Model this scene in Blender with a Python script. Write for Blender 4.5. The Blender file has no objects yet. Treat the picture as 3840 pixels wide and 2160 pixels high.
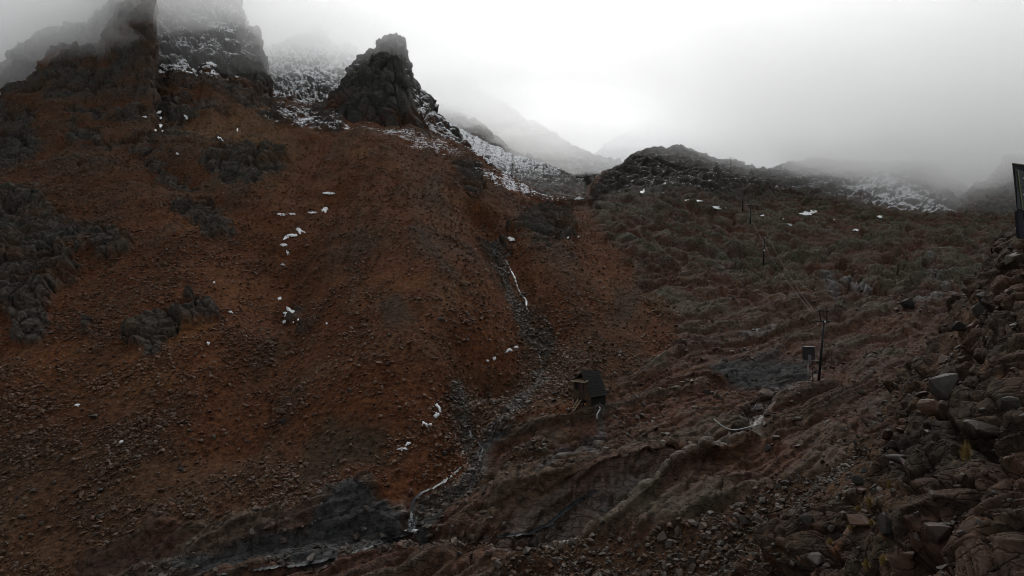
import bpy, bmesh, math, random
import numpy as np
from mathutils import Vector, Matrix

# ------------------------------------------------------------------ camera, world, sun, exposure
SC = bpy.context.scene
ROOT = SC.collection
PITCH = math.radians(3.0)
F = 2288.0                       # focal length in pixels of the 3840 x 2160 photograph
cam_data = bpy.data.cameras.new('camera')
cam_data.sensor_width = 36.0
cam_data.lens = 36.0 * F / 3840.0
cam_data.clip_start = 0.1
cam_data.clip_end = 20000.0
cam = bpy.data.objects.new('camera', cam_data)
cam.rotation_euler = (math.pi / 2 + PITCH, 0, 0)
ROOT.objects.link(cam)
SC.camera = cam

SUN_EL, SUN_AZ = math.radians(47), math.radians(8)     # azimuth measured from +Y towards +X
world = bpy.data.worlds.new('World')
SC.world = world
world.use_nodes = True
wt = world.node_tree
wt.nodes.clear()
w_out = wt.nodes.new('ShaderNodeOutputWorld')
w_bg = wt.nodes.new('ShaderNodeBackground')
w_sky = wt.nodes.new('ShaderNodeTexSky')
w_sky.sky_type = 'NISHITA'
w_sky.sun_disc = False
w_sky.sun_elevation = SUN_EL
w_sky.sun_rotation = SUN_AZ
w_sky.air_density = 1.0
w_sky.dust_density = 8.0
w_co = wt.nodes.new('ShaderNodeTexCoord')
w_n = wt.nodes.new('ShaderNodeTexNoise')
w_n.inputs['Scale'].default_value = 2.6
w_n.inputs['Detail'].default_value = 5.0
w_n.inputs['Roughness'].default_value = 0.5
w_n.inputs['Distortion'].default_value = 0.4
w_r = wt.nodes.new('ShaderNodeMapRange')
w_r.inputs['From Min'].default_value = 0.32
w_r.inputs['From Max'].default_value = 0.62
w_r.inputs['To Min'].default_value = 7.0
w_r.inputs['To Max'].default_value = 9.4
w_hs = wt.nodes.new('ShaderNodeHueSaturation')      # the blue of the clear sky is filtered out by the cloud deck
w_hs.inputs['Saturation'].default_value = 0.05
w_mix = wt.nodes.new('ShaderNodeMix')
w_mix.data_type = 'RGBA'
w_mix.inputs[0].default_value = 0.45
w_tint = wt.nodes.new('ShaderNodeVectorMath')
w_tint.operation = 'SCALE'
w_tint.inputs[0].default_value = (0.955, 1.0, 1.045)
wt.links.new(w_co.outputs['Generated'], w_n.inputs['Vector'])
wt.links.new(w_n.outputs[0], w_r.inputs['Value'])
wt.links.new(w_r.outputs[0], w_tint.inputs['Scale'])
wt.links.new(w_sky.outputs[0], w_hs.inputs['Color'])
wt.links.new(w_hs.outputs[0], w_mix.inputs[6])
wt.links.new(w_tint.outputs[0], w_mix.inputs[7])
wt.links.new(w_mix.outputs[2], w_bg.inputs['Color'])
w_bg.inputs['Strength'].default_value = 0.100
wt.links.new(w_bg.outputs[0], w_out.inputs['Surface'])

sun_data = bpy.data.lights.new('sun', 'SUN')
sun_data.energy = 1.5
sun_data.angle = math.radians(14)
sun_data.color = (1.0, 0.985, 0.96)
sun = bpy.data.objects.new('sun', sun_data)
sun_dir = Vector((math.sin(SUN_AZ) * math.cos(SUN_EL), math.cos(SUN_AZ) * math.cos(SUN_EL), math.sin(SUN_EL)))
sun.rotation_euler = sun_dir.to_track_quat('Z', 'Y').to_euler()
sun.location = sun_dir * 50
ROOT.objects.link(sun)

vs = SC.view_settings
vs.view_transform = 'Standard'
vs.look = 'None'
vs.exposure = -0.15
vs.gamma = 1.0
vs.use_curve_mapping = False
SC.render.engine = 'CYCLES'
SC.cycles.max_bounces = 12
SC.cycles.diffuse_bounces = 2
SC.cycles.glossy_bounces = 2
SC.cycles.transmission_bounces = 2
SC.cycles.volume_bounces = 8
SC.cycles.use_denoising = True
SC.cycles.pixel_filter_type = 'BLACKMAN_HARRIS'
SC.cycles.filter_width = 1.0
SC.cycles.use_adaptive_sampling = True
SC.cycles.adaptive_threshold = 0.02
SC.cycles.caustics_reflective = False
SC.cycles.caustics_refractive = False

# ------------------------------------------------------------------ helpers
f32 = np.float32
RNG = np.random.default_rng(7)
random.seed(7)
CP, SP = math.cos(PITCH), math.sin(PITCH)

def p2w(px, py, Y):
    """the place Y metres ahead that the photograph shows at (px, py)"""
    x = (np.asarray(px, float) - 1920.0) / F
    u = (1080.0 - np.asarray(py, float)) / F
    fh = CP - u * SP
    return np.stack(np.broadcast_arrays(x / fh * Y, Y * np.ones_like(x), (SP + u * CP) / fh * Y), -1)

def w2p(P):
    P = np.asarray(P, float)
    fwd = P[..., 1] * CP + P[..., 2] * SP
    up = -P[..., 1] * SP + P[..., 2] * CP
    return 1920.0 + F * P[..., 0] / fwd, 1080.0 - F * up / fwd

LAT = RNG.random((64, 64, 64)).astype(f32).ravel()

def vnoise(p):
    """value noise in -1..1 at points p (n, 3)"""
    i = np.floor(p).astype(np.int32)
    t = (p - i).astype(f32)
    t = t * t * (3 - 2 * t)
    a = (i & 63)
    b = ((i + 1) & 63)
    x0, x1 = a[:, 0] * 4096, b[:, 0] * 4096
    y0, y1 = a[:, 1] * 64, b[:, 1] * 64
    z0, z1 = a[:, 2], b[:, 2]
    tx, ty, tz = t[:, 0], t[:, 1], t[:, 2]
    def l(u, v, w): return u + (v - u) * w
    c0 = l(l(LAT[x0 + y0 + z0], LAT[x1 + y0 + z0], tx), l(LAT[x0 + y1 + z0], LAT[x1 + y1 + z0], tx), ty)
    c1 = l(l(LAT[x0 + y0 + z1], LAT[x1 + y0 + z1], tx), l(LAT[x0 + y1 + z1], LAT[x1 + y1 + z1], tx), ty)
    return l(c0, c1, tz) * 2 - 1

ROT = np.array([[0.36, 0.48, -0.8], [-0.8, 0.6, 0.0], [0.48, 0.64, 0.6]], f32)

def fbm(P, size, octaves=4, seed=0.0, gain=0.5, ridged=False):
    p = (P / np.asarray(size, f32)).astype(f32) + f32(seed * 13.7 + 100.3)
    out = np.zeros(len(p), f32)
    amp, tot = 1.0, 0.0
    for k in range(octaves):
        n = vnoise(p)
        if ridged:
            n = 1 - 2 * np.abs(n)
        out += amp * n
        tot += amp
        amp *= gain
        p = (p @ ROT.T) * f32(2.03) + f32(7.1)
    return out / tot

HSH = RNG.random((4096, 4)).astype(f32)

def voronoi(P, size, seed=0, dims=3, jitter=0.9, blocks=False):
    """F1, F2 and a random value per cell"""
    p = (P / np.asarray(size, f32)).astype(f32) + f32(seed * 17.3 + 500.0)
    n = len(p)
    base = np.floor(p).astype(np.int32)
    fr = p - base
    f1 = np.full(n, 9, f32)
    f2 = np.full(n, 9, f32)
    rid = np.zeros(n, f32)
    tilt = np.zeros(n, f32)
    rz = (-1, 0, 1) if dims == 3 else (0,)
    for dx in (-1, 0, 1):
        for dy in (-1, 0, 1):
            for dz in rz:
                h = ((base[:, 0] + dx) * 73 + (base[:, 1] + dy) * 1531 + ((base[:, 2] + dz) * 389 if dims == 3 else 0) + seed * 911) & 4095
                g = HSH[h]
                ex = fr[:, 0] - dx - 0.5 - (g[:, 0] - 0.5) * jitter
                ey = fr[:, 1] - dy - 0.5 - (g[:, 1] - 0.5) * jitter
                d = ex * ex + ey * ey
                if dims == 3:
                    ez = fr[:, 2] - dz - 0.5 - (g[:, 2] - 0.5) * jitter
                    d = d + ez * ez
                near = d < f1
                f2 = np.where(near, f1, np.minimum(f2, d))
                rid = np.where(near, g[:, 3], rid)
                f1 = np.where(near, d, f1)
                tl = ex * (g[:, 1] - 0.5) + ey * (g[:, 3] - 0.5)
                if dims == 3:
                    tl = tl + ez * (g[:, 0] - 0.5)
                tilt = np.where(near, tl, tilt)
    if blocks:
        # broken blocks: every cell a tilted face of its own height, dark joints between
        return 0.55 * (rid - 0.5) + 1.25 * tilt - 0.5 * np.clip(1 - (np.sqrt(f2) - np.sqrt(f1)) / 0.14, 0, 1)
    return np.sqrt(f1), np.sqrt(f2), rid

def on_mask(fn, P, m, *a, **k):
    """evaluate a noise only where the mask is above zero"""
    out = np.zeros(len(P), f32)
    i = np.nonzero(m > 0.01)[0]
    if len(i):
        out[i] = fn(P[i], *a, **k)
    return out

def pillow(P, size, seed, k=0.55):
    a, b, r = voronoi(P, size, seed)
    return np.sqrt(np.clip(b - a, 0, 1)) + k * r

def blocks(P, size, seed):
    return voronoi(P, size, seed, blocks=True)

def sheets(v):
    """profile of lapped lava sheets: an abrupt riser, then a gentle fall"""
    t = v - np.floor(v)
    return np.where(t < 0.16, t / 0.16, 1 - (t - 0.16) / 0.84) - 0.5

def sstep(a, b, x):
    t = np.clip((x - a) / (b - a), 0, 1)
    return t * t * (3 - 2 * t)

def seg_dist(x, y, poly, closed=False):
    """distance to a polyline and the parameter along it"""
    best = np.full(x.shape, 1e9, f32)
    par = np.zeros(x.shape, f32)
    pts = list(poly) + ([poly[0]] if closed else [])
    for k in range(len(pts) - 1):
        ax, ay = pts[k][0], pts[k][1]
        bx, by = pts[k + 1][0], pts[k + 1][1]
        dx, dy = bx - ax, by - ay
        t = np.clip(((x - ax) * dx + (y - ay) * dy) / (dx * dx + dy * dy + 1e-9), 0, 1)
        d = np.hypot(x - ax - t * dx, y - ay - t * dy)
        m = d < best
        best = np.where(m, d, best)
        par = np.where(m, k + t, par)
    return best, par

def poly_sd(x, y, poly):
    """signed distance to a closed outline, positive inside; far outside only -999"""
    out = np.full(x.shape, -999.0, f32)
    xs = [q[0] for q in poly]
    ys = [q[1] for q in poly]
    m = (x > min(xs) - 140) & (x < max(xs) + 140) & (y > min(ys) - 140) & (y < max(ys) + 140)
    if not m.any():
        return out
    X, Yv = x[m], y[m]
    d, _ = seg_dist(X, Yv, poly, True)
    ins = np.zeros(X.shape, bool)
    j = len(poly) - 1
    for i in range(len(poly)):
        xi, yi = poly[i]
        xj, yj = poly[j]
        if yi != yj:
            c = ((yi > Yv) != (yj > Yv)) & (X < (xj - xi) * (Yv - yi) / (yj - yi) + xi)
            ins ^= c
        j = i
    out[m] = np.where(ins, d, -d)
    return out

def pchip(xs, ys, x):
    xs = np.asarray(xs, float)
    ys = np.asarray(ys, float)
    h = np.diff(xs)
    dl = np.diff(ys) / h
    m = np.zeros_like(ys)
    for i in range(1, len(xs) - 1):
        if dl[i - 1] * dl[i] > 0:
            w1, w2 = 2 * h[i] + h[i - 1], h[i] + 2 * h[i - 1]
            m[i] = (w1 + w2) / (w1 / dl[i - 1] + w2 / dl[i])
    m[0], m[-1] = dl[0], dl[-1]
    x = np.clip(x, xs[0], xs[-1])
    k = np.clip(np.searchsorted(xs, x) - 1, 0, len(h) - 1)
    t = (x - xs[k]) / h[k]
    return ((1 + 2 * t) * (1 - t) ** 2 * ys[k] + t * (1 - t) ** 2 * h[k] * m[k]
            + t * t * (3 - 2 * t) * ys[k + 1] + t * t * (t - 1) * h[k] * m[k + 1])

class Sheet:
    """a piece of terrain spanned between rows; each row is a list of (px, py, Y) from left to right"""
    def __init__(self, rows, cols, sub):
        cols = np.asarray(cols, float)
        R = []
        for r in rows:
            a = np.array(sorted(r))
            R.append(np.stack([pchip(a[:, 0], a[:, 1], cols), np.log(pchip(a[:, 0], a[:, 2], cols))], -1))
        R = np.stack(R)                                  # rows, cols, 2
        K = len(R)
        # tangents per row
        T = np.zeros_like(R)
        step = np.maximum(np.abs(np.diff(R[..., 0], axis=0)).mean(1), 5.0)
        for k in range(K):
            if k == 0: T[k] = (R[1] - R[0]) / step[0]
            elif k == K - 1: T[k] = (R[k] - R[k - 1]) / step[k - 1]
            else:
                a, b = (R[k] - R[k - 1]) / step[k - 1], (R[k + 1] - R[k]) / step[k]
                T[k] = np.where(a * b > 0, 2 * a * b / (a + b + 1e-12 * np.sign(a + b + 1e-20)), 0)
        outs = []
        for k in range(K - 1):
            n = sub[k]
            for i in range(n if k < K - 2 else n + 1):
                t = i / n
                h = step[k]
                outs.append((1 + 2 * t) * (1 - t) ** 2 * R[k] + t * (1 - t) ** 2 * h * T[k]
                            + t * t * (3 - 2 * t) * R[k + 1] + t * t * (t - 1) * h * T[k + 1])
        G = np.stack(outs)
        self.nr, self.nc = G.shape[:2]
        self.px = np.broadcast_to(cols, (self.nr, self.nc)).astype(f32).ravel()
        self.py = G[..., 0].astype(f32).ravel()
        self.cols = cols
        self.P = p2w(self.px, self.py, np.exp(G[..., 1]).ravel()).astype(f32)
    def normals(self):
        g = self.P.reshape(self.nr, self.nc, 3)
        du = np.gradient(g, axis=1)
        dv = np.gradient(g, axis=0)
        n = np.cross(du, dv)
        n /= np.linalg.norm(n, axis=-1, keepdims=True) + 1e-12
        n *= np.where(n[..., 2:3] < 0, -1, 1)
        return n.reshape(-1, 3).astype(f32)
    def at(self, px, py):
        """the place on the undisturbed sheet that shows at (px, py)"""
        c = int(np.argmin(np.abs(self.cols - px)))
        col = self.py.reshape(self.nr, self.nc)[:, c]
        k = int(np.argmax(col <= py))
        return self.P.reshape(self.nr, self.nc, 3)[max(k, 0), c].astype(float)
    def build(self, name, mat, **attrs):
        n = self.nr * self.nc
        me = bpy.data.meshes.new(name)
        me.vertices.add(n)
        me.vertices.foreach_set('co', self.P.ravel())
        idx = np.arange(n, dtype=np.int32).reshape(self.nr, self.nc)
        q = np.stack([idx[:-1, :-1], idx[:-1, 1:], idx[1:, 1:], idx[1:, :-1]], -1).reshape(-1, 4)
        me.loops.add(q.size)
        me.loops.foreach_set('vertex_index', q.ravel())
        me.polygons.add(len(q))
        me.polygons.foreach_set('loop_start', np.arange(0, q.size, 4, dtype=np.int32))
        me.polygons.foreach_set('use_smooth', np.ones(len(q), bool))
        for k, v in attrs.items():
            if v.ndim == 2:
                a = me.attributes.new(k, 'FLOAT_COLOR', 'POINT')
                a.data.foreach_set('color', np.concatenate([v, np.ones((n, 1))], 1).astype(f32).ravel())
            else:
                a = me.attributes.new(k, 'FLOAT', 'POINT')
                a.data.foreach_set('value', v.astype(f32))
        me.update(calc_edges=True)
        me.materials.append(mat)
        o = bpy.data.objects.new(name, me)
        ROOT.objects.link(o)
        o['kind'] = 'structure'
        return o

SHEETS = []      # finished sheets, for putting things on the ground

# ------------------------------------------------------------------ materials
def mat_new(name):
    m = bpy.data.materials.new(name)
    m.use_nodes = True
    nt = m.node_tree
    b = nt.nodes['Principled BSDF']
    return m, nt, b

def N(nt, kind, **kw):
    n = nt.nodes.new(kind)
    for k, v in kw.items():
        if k in n.inputs.keys(): n.inputs[k].default_value = v
        else: setattr(n, k, v)
    return n

def terrain_material():
    m, nt, b = mat_new('volcanic_ground')
    L = nt.links.new
    co = N(nt, 'ShaderNodeTexCoord')
    col = N(nt, 'ShaderNodeAttribute', attribute_name='Col')
    snow = N(nt, 'ShaderNodeAttribute', attribute_name='snow')
    wet = N(nt, 'ShaderNodeAttribute', attribute_name='wet')
    n1 = N(nt, 'ShaderNodeTexNoise', Scale=2.0, Detail=5.0, Roughness=0.62)
    n2 = N(nt, 'ShaderNodeTexNoise', Scale=0.5, Detail=5.0, Roughness=0.65)
    L(co.outputs['Object'], n1.inputs['Vector'])
    L(co.outputs['Object'], n2.inputs['Vector'])
    mr = N(nt, 'ShaderNodeMapRange')
    mr.inputs['From Min'].default_value = 0.33
    mr.inputs['From Max'].default_value = 0.67
    mr.inputs['To Min'].default_value = 0.45
    mr.inputs['To Max'].default_value = 1.6
    L(n1.outputs[0], mr.inputs['Value'])
    mul = N(nt, 'ShaderNodeVectorMath', operation='SCALE')
    L(col.outputs['Color'], mul.inputs[0])
    L(mr.outputs[0], mul.inputs['Scale'])
    # snow lies where the slope is gentle and where the drift noise lets it
    geo = N(nt, 'ShaderNodeNewGeometry')
    sep = N(nt, 'ShaderNodeSeparateXYZ')
    L(geo.outputs['Normal'], sep.inputs[0])
    map_s = N(nt, 'ShaderNodeMapping')
    map_s.inputs['Scale'].default_value = (1.1, 0.5, 2.8)
    map_s.inputs['Rotation'].default_value = (0.0, 0.45, 0.0)
    L(co.outputs['Object'], map_s.inputs['Vector'])
    n3 = N(nt, 'ShaderNodeTexNoise', Scale=1.0, Detail=8.0, Roughness=0.75)
    L(map_s.outputs[0], n3.inputs['Vector'])
    a1 = N(nt, 'ShaderNodeMath', operation='MULTIPLY_ADD')
    L(n3.outputs[0], a1.inputs[0])
    a1.inputs[1].default_value = 2.2
    L(snow.outputs['Fac'], a1.inputs[2])
    a2 = N(nt, 'ShaderNodeMath', operation='MULTIPLY_ADD')
    L(sep.outputs['Z'], a2.inputs[0])
    a2.inputs[1].default_value = 0.9
    L(a1.outputs[0], a2.inputs[2])
    sm = N(nt, 'ShaderNodeMapRange', interpolation_type='SMOOTHSTEP')
    sm.inputs['From Min'].default_value = 2.27
    sm.inputs['From Max'].default_value = 2.48
    L(a2.outputs[0], sm.inputs['Value'])
    mix = N(nt, 'ShaderNodeMix', data_type='RGBA')
    L(sm.outputs[0], mix.inputs[0])
    L(mul.outputs[0], mix.inputs[6])
    mix.inputs[7].default_value = (0.72, 0.74, 0.77, 1)
    L(mix.outputs[2], b.inputs['Base Color'])
    ro = N(nt, 'ShaderNodeMapRange')
    ro.inputs['To Min'].default_value = 0.85
    ro.inputs['To Max'].default_value = 0.33
    L(wet.outputs['Fac'], ro.inputs['Value'])
    L(ro.outputs[0], b.inputs['Roughness'])
    sp = N(nt, 'ShaderNodeMapRange')
    sp.inputs['To Min'].default_value = 0.04
    sp.inputs['To Max'].default_value = 0.5
    L(wet.outputs['Fac'], sp.inputs['Value'])
    L(sp.outputs[0], b.inputs['Specular IOR Level'])
    add = N(nt, 'ShaderNodeMath', operation='MULTIPLY_ADD')
    L(n2.outputs[0], add.inputs[0])
    add.inputs[1].default_value = 2.0
    L(n1.outputs[0], add.inputs[2])
    rock = N(nt, 'ShaderNodeAttribute', attribute_name='rock')
    wv = N(nt, 'ShaderNodeVectorMath', operation='MULTIPLY_ADD')
    L(n2.outputs[1], wv.inputs[0])
    wv.inputs[1].default_value = (1.2, 1.2, 1.2)
    mpv = N(nt, 'ShaderNodeMapping')
    mpv.inputs['Rotation'].default_value = (0.0, 0.0, -0.66)
    mpv.inputs['Scale'].default_value = (0.42, 1.25, 1.1)
    L(co.outputs['Object'], mpv.inputs[0])
    L(mpv.outputs[0], wv.inputs[2])
    vo = N(nt, 'ShaderNodeTexVoronoi', feature='DISTANCE_TO_EDGE', Scale=1.5)
    L(wv.outputs[0], vo.inputs['Vector'])
    k1 = N(nt, 'ShaderNodeMapRange', interpolation_type='SMOOTHSTEP')
    k1.inputs['From Max'].default_value = 0.10
    k1.inputs['To Max'].default_value = 0.5
    L(vo.outputs[0], k1.inputs['Value'])
    soft = N(nt, 'ShaderNodeMapRange')          # bedrock is smoother between its cracks than loose scree
    soft.inputs['To Min'].default_value = 1.0
    soft.inputs['To Max'].default_value = 0.28
    L(rock.outputs['Fac'], soft.inputs['Value'])
    sadd = N(nt, 'ShaderNodeMath', operation='MULTIPLY')
    L(add.outputs[0], sadd.inputs[0])
    L(soft.outputs[0], sadd.inputs[1])
    kb = N(nt, 'ShaderNodeMath', operation='MULTIPLY_ADD')
    L(k1.outputs[0], kb.inputs[0])
    L(rock.outputs['Fac'], kb.inputs[1])
    L(sadd.outputs[0], kb.inputs[2])
    bump = N(nt, 'ShaderNodeBump', Strength=0.85, Distance=0.15)
    L(kb.outputs[0], bump.inputs['Height'])
    L(bump.outputs[0], b.inputs['Normal'])
    return m

M_TERRAIN = terrain_material()

# colours of the ground itself (wet volcanic scoria and lava)
C_RED = np.array([0.074, 0.028, 0.0125], f32)       # oxidised scree
C_ORANGE = np.array([0.105, 0.047, 0.019], f32)
C_BROWN = np.array([0.058, 0.031, 0.017], f32)
C_DARKSAND = np.array([0.038, 0.027, 0.017], f32)
C_PURPLE = np.array([0.062, 0.032, 0.023], f32)
C_GREY = np.array([0.044, 0.043, 0.036], f32)
C_LICHEN = np.array([0.066, 0.066, 0.044], f32)
C_SLAB = np.array([0.034, 0.036, 0.036], f32)
C_CRAG = np.array([0.044, 0.043, 0.038], f32)

def mixc(a, b, t):
    return a + (b - a) * np.clip(t, 0, 1)[:, None]

def even(a, b, step):
    return np.arange(a, b, step)

# columns: fine inside the frame, coarser beyond
COLS = np.concatenate([np.linspace(-900, -60, 60), even(-52, 3896, 3.9), np.linspace(3905, 4740, 60)])

# ------------------------------------------------------------------ main slope
A_rows = [
    [(-900, 2700, 25), (1920, 2700, 25), (4740, 2700, 25)],
    [(-900, 2330, 43), (0, 2290, 42), (640, 2280, 40), (1280, 2280, 38.5), (1920, 2290, 37), (2560, 2280, 35.5), (3200, 2260, 34), (4740, 2200, 34)],
    [(-900, 2080, 48), (0, 2060, 48), (640, 2020, 47), (1280, 1970, 47), (1545, 1985, 47), (1920, 1985, 45.5), (2300, 1900, 46), (2560, 1820, 47), (3000, 1750, 47), (3400, 1700, 46), (4740, 1650, 46)],
    [(-900, 1850, 53), (0, 1800, 55), (640, 1760, 55), (1280, 1745, 54), (1545, 1850, 50), (1920, 1790, 51), (2300, 1660, 55), (2560, 1610, 57), (3000, 1540, 59), (3400, 1480, 59), (4740, 1420, 59)],
    [(-900, 1450, 66), (0, 1420, 67.5), (640, 1400, 68.6), (1280, 1400, 68), (1700, 1500, 62.5), (1920, 1460, 64), (2250, 1455, 67), (2560, 1410, 70), (3000, 1390, 73.5), (3400, 1300, 77), (3840, 1250, 79), (4740, 1200, 81)],
    [(-900, 1220, 77), (0, 1200, 79), (640, 1180, 80.5), (1280, 1180, 80), (1600, 1200, 78), (1920, 1260, 76), (2150, 1260, 79), (2560, 1190, 89), (3000, 1180, 98), (3400, 1120, 103), (3840, 1090, 106), (4740, 1050, 110)],
    [(-900, 990, 93), (0, 965, 96), (640, 955, 97), (1100, 950, 99), (1280, 945, 99), (1600, 955, 97), (1900, 985, 98), (2150, 990, 104), (2560, 965, 130), (2866, 990, 150), (3400, 945, 160), (3840, 925, 165), (4740, 900, 170)],
    [(-900, 810, 112), (0, 785, 116), (640, 770, 118), (1230, 745, 126), (1600, 745, 126), (1900, 825, 124), (2100, 845, 136), (2400, 800, 190), (2815, 838, 245), (3200, 835, 260), (4740, 840, 262)],
    [(-900, 600, 145), (0, 560, 152), (640, 560, 155), (1230, 590, 158), (1600, 590, 160), (1850, 700, 152), (2050, 775, 160), (2200, 770, 225), (2300, 720, 310), (2600, 680, 345), (2850, 720, 345), (3090, 762, 318), (3400, 803, 300), (4740, 815, 295)],
    [(-900, 560, 175), (-400, 480, 190), (-80, 400, 203), (0, 372, 206), (45, 326, 208), (105, 320, 209), (135, 285, 211), (175, 236, 214), (215, 209, 217), (285, 197, 220), (335, 197, 221),
     (352, 204, 224), (380, 172, 232), (420, 102, 242), (470, 12, 252), (520, -60, 258), (562, -100, 262), (570, -30, 262), (575, 15, 262), (573, 60, 261), (580, 105, 260), (578, 150, 258), (586, 205, 253), (590, 250, 248), (620, 262, 243), (680, 240, 242), (730, 268, 240), (790, 246, 240), (840, 290, 236), (890, 282, 235), (940, 330, 228), (1000, 362, 220), (1060, 372, 218), (1120, 398, 216), (1180, 404, 214), (1300, 443, 212), (1380, 460, 212), (1500, 470, 212), (1620, 500, 206), (1700, 528, 200),
     (1850, 622, 188), (1950, 682, 180), (2060, 732, 178), (2150, 752, 200), (2197, 752, 235), (2212, 700, 280), (2240, 660, 330), (2330, 617, 380), (2400, 567, 420), (2460, 552, 430), (2560, 558, 440), (2680, 590, 440),
     (2770, 602, 440), (2885, 642, 400), (2960, 672, 380), (3040, 712, 360), (3090, 737, 350), (3200, 765, 335), (3840, 798, 325), (4740, 805, 325)],
]
A_rows.append([(x, y + 230, Y * 1.3) for x, y, Y in A_rows[-1]])
A = Sheet(A_rows, COLS, [30, 62, 72, 110, 78, 90, 98, 90, 118, 12])
A.shelf = A.P.copy()

def world_line(pts):
    return [tuple(A.at(x, y)) for x, y in pts]

def gauss_line(P, pts, width, depth):
    l = world_line(pts)
    d, _ = seg_dist(P[:, 0], P[:, 1], l)
    return depth * np.exp(-(d / width) ** 2)

def shape_main():
    P, px, py = A.P, A.px, A.py
    # debris cone and the two gullies beside it
    P[:, 2] += gauss_line(P, [(1400, 520), (1500, 800), (1600, 1050), (1480, 1400), (1250, 1650)], 9, 3.2) * sstep(1720, 1380, py)
    P[:, 2] -= gauss_line(P, [(1240, 730), (1130, 880), (1070, 960), (1060, 1150), (1090, 1220), (1010, 1400), (900, 1600)], 4.5, 2.6)
    P[:, 2] -= gauss_line(P, [(1800, 790), (1880, 930), (1935, 1060), (1990, 1200), (1985, 1270), (1860, 1370)], 4.2, 4.0)
    P[:, 2] -= gauss_line(P, [(1860, 1370), (1730, 1500), (1760, 1630), (1700, 1780), (1560, 1850)], 2.6, 1.6)
    P[:, 2] -= gauss_line(P, [(640, 600), (830, 760), (960, 900), (1060, 1060)], 6, 2.5)
    # long undulations on the left mountain side
    up = sstep(1200, 600, py) * sstep(1300, 900, px)
    P[:, 2] += up * 5.0 * fbm(P, (30, 30, 30), 3, 1)
    # the fin's wall and the rock rim are ragged, not ruled
    ragged = sstep(500, 560, px) * sstep(760, 620, px) * sstep(470, 330, py)
    P[:, 0] += ragged * (3.2 * fbm(P * np.array([0.3, 0.3, 1], f32), (7, 7, 7), 3, 3))
    P[:, 1] += ragged * 2.0 * fbm(P, (8, 8, 5), 3, 4)
    # lumps of the lava slope
    right = sstep(2150, 2450, px + 0.25 * (py - 1000)) * sstep(1500, 1150, py)
    P[:, 2] += right * np.clip(P[:, 1] / 250, 0.3, 1) * 5.5 * fbm(P, (34, 34, 34), 3, 2)

shape_main()

# outlines (as the photograph shows them) of bare rock in the scree
CRAGS = [
    [(-80, 700), (60, 735), (130, 715), (200, 760), (290, 830), (335, 900), (320, 960), (250, 935), (300, 1000), (240, 1050), (170, 1130), (190, 1200), (150, 1250), (100, 1280), (20, 1180), (-80, 1150)],
    [(320, 850), (380, 820), (440, 880), (500, 965), (420, 985), (340, 960)],
    [(640, 750), (700, 730), (800, 740), (840, 790), (920, 885), (830, 875), (760, 845), (680, 790)],
    [(500, 590), (640, 600), (720, 680), (650, 695), (560, 640)],
    [(770, 570), (900, 540), (1060, 560), (1075, 620), (960, 690), (850, 665), (780, 620)],
    [(490, 1200), (540, 1150), (580, 1140), (640, 1170), (760, 1160), (740, 1190), (640, 1240), (600, 1300), (540, 1325), (510, 1280), (485, 1230)],
    [(720, 1130), (790, 1115), (805, 1160), (740, 1190)],
    [(250, 1255), (310, 1170), (375, 1220), (330, 1265)],
    [(1055, 1090), (1120, 1095), (1175, 1170), (1140, 1195), (1080, 1140)],
    [(250, 455), (370, 470), (375, 545), (270, 525)],
    [(-80, 400), (120, 420), (140, 560), (60, 640), (-80, 640)],
    [(1960, 795), (2050, 768), (2130, 790), (2155, 880), (2040, 905), (1960, 860)],
    [(1790, 845), (1900, 850), (1930, 885), (1820, 890)],
    [(1715, 610), (1790, 620), (1810, 720), (1760, 740), (1725, 690)],
]
LAVA = [(2195, 740), (2235, 855), (2350, 960), (2400, 1060), (2480, 1100), (2550, 1255), (2450, 1335), (2300, 1400), (2320, 1460), (2110, 1555), (1830, 1610), (1745, 1705), (1600, 1830), (1545, 1845),
        (1450, 1850), (1385, 1768), (1300, 1772), (1130, 1885), (900, 1950), (620, 1960), (560, 2005), (320, 2065), (200, 2300), (3400, 2300), (4900, 1900), (4900, 500), (2560, 500), (2300, 600)]
SOILS = [
    [(2100, 2010), (2450, 1960), (2700, 1930), (2900, 1790), (3150, 1760), (3250, 1700), (3400, 1560), (3600, 1600), (3300, 2300), (1700, 2300), (1900, 2120)],
    [(1500, 2010), (1900, 2015), (2060, 1985), (2080, 2040), (1600, 2075), (1300, 2060)],
    [(2000, 1650), (2080, 1640), (2040, 1700), (1930, 1695)],
]
SLABS = [
    [(2640, 1390), (2760, 1330), (2900, 1320), (3040, 1340), (3030, 1400), (2900, 1470), (2760, 1450), (2680, 1430)],
    [(600, 2080), (900, 2010), (1150, 1960), (1300, 1790), (1500, 1880), (1540, 1980), (1280, 2070), (900, 2130), (640, 2130)],
    [(1560, 1850), (1700, 1790), (1690, 1850), (1600, 1960), (1540, 1960)],
    [(1720, 1660), (1860, 1600), (1960, 1580), (1830, 1680), (1790, 1700)],
    [(2060, 1960), (2200, 1850), (2290, 1790), (2240, 1890), (2120, 1980)],
]
FAN = [(1860, 920), (1950, 1000), (2050, 1100), (2110, 1290), (2290, 1400), (2260, 1480), (2100, 1550), (1830, 1610), (1740, 1640), (1690, 1500), (1850, 1370), (1960, 1290), (1950, 1150), (1880, 1020)]
SANDS = [
    [(1060, 1900), (1120, 1700), (1230, 1590), (1450, 1620), (1480, 1760), (1300, 1780)],
    [(1560, 880), (1700, 1100), (1800, 1150), (1640, 1060), (1520, 930)],
    [(1400, 1200), (1500, 1160), (1560, 1300), (1450, 1330)],
    [(2290, 1080), (2400, 1060), (2430, 1200), (2300, 1200)],
]

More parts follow.
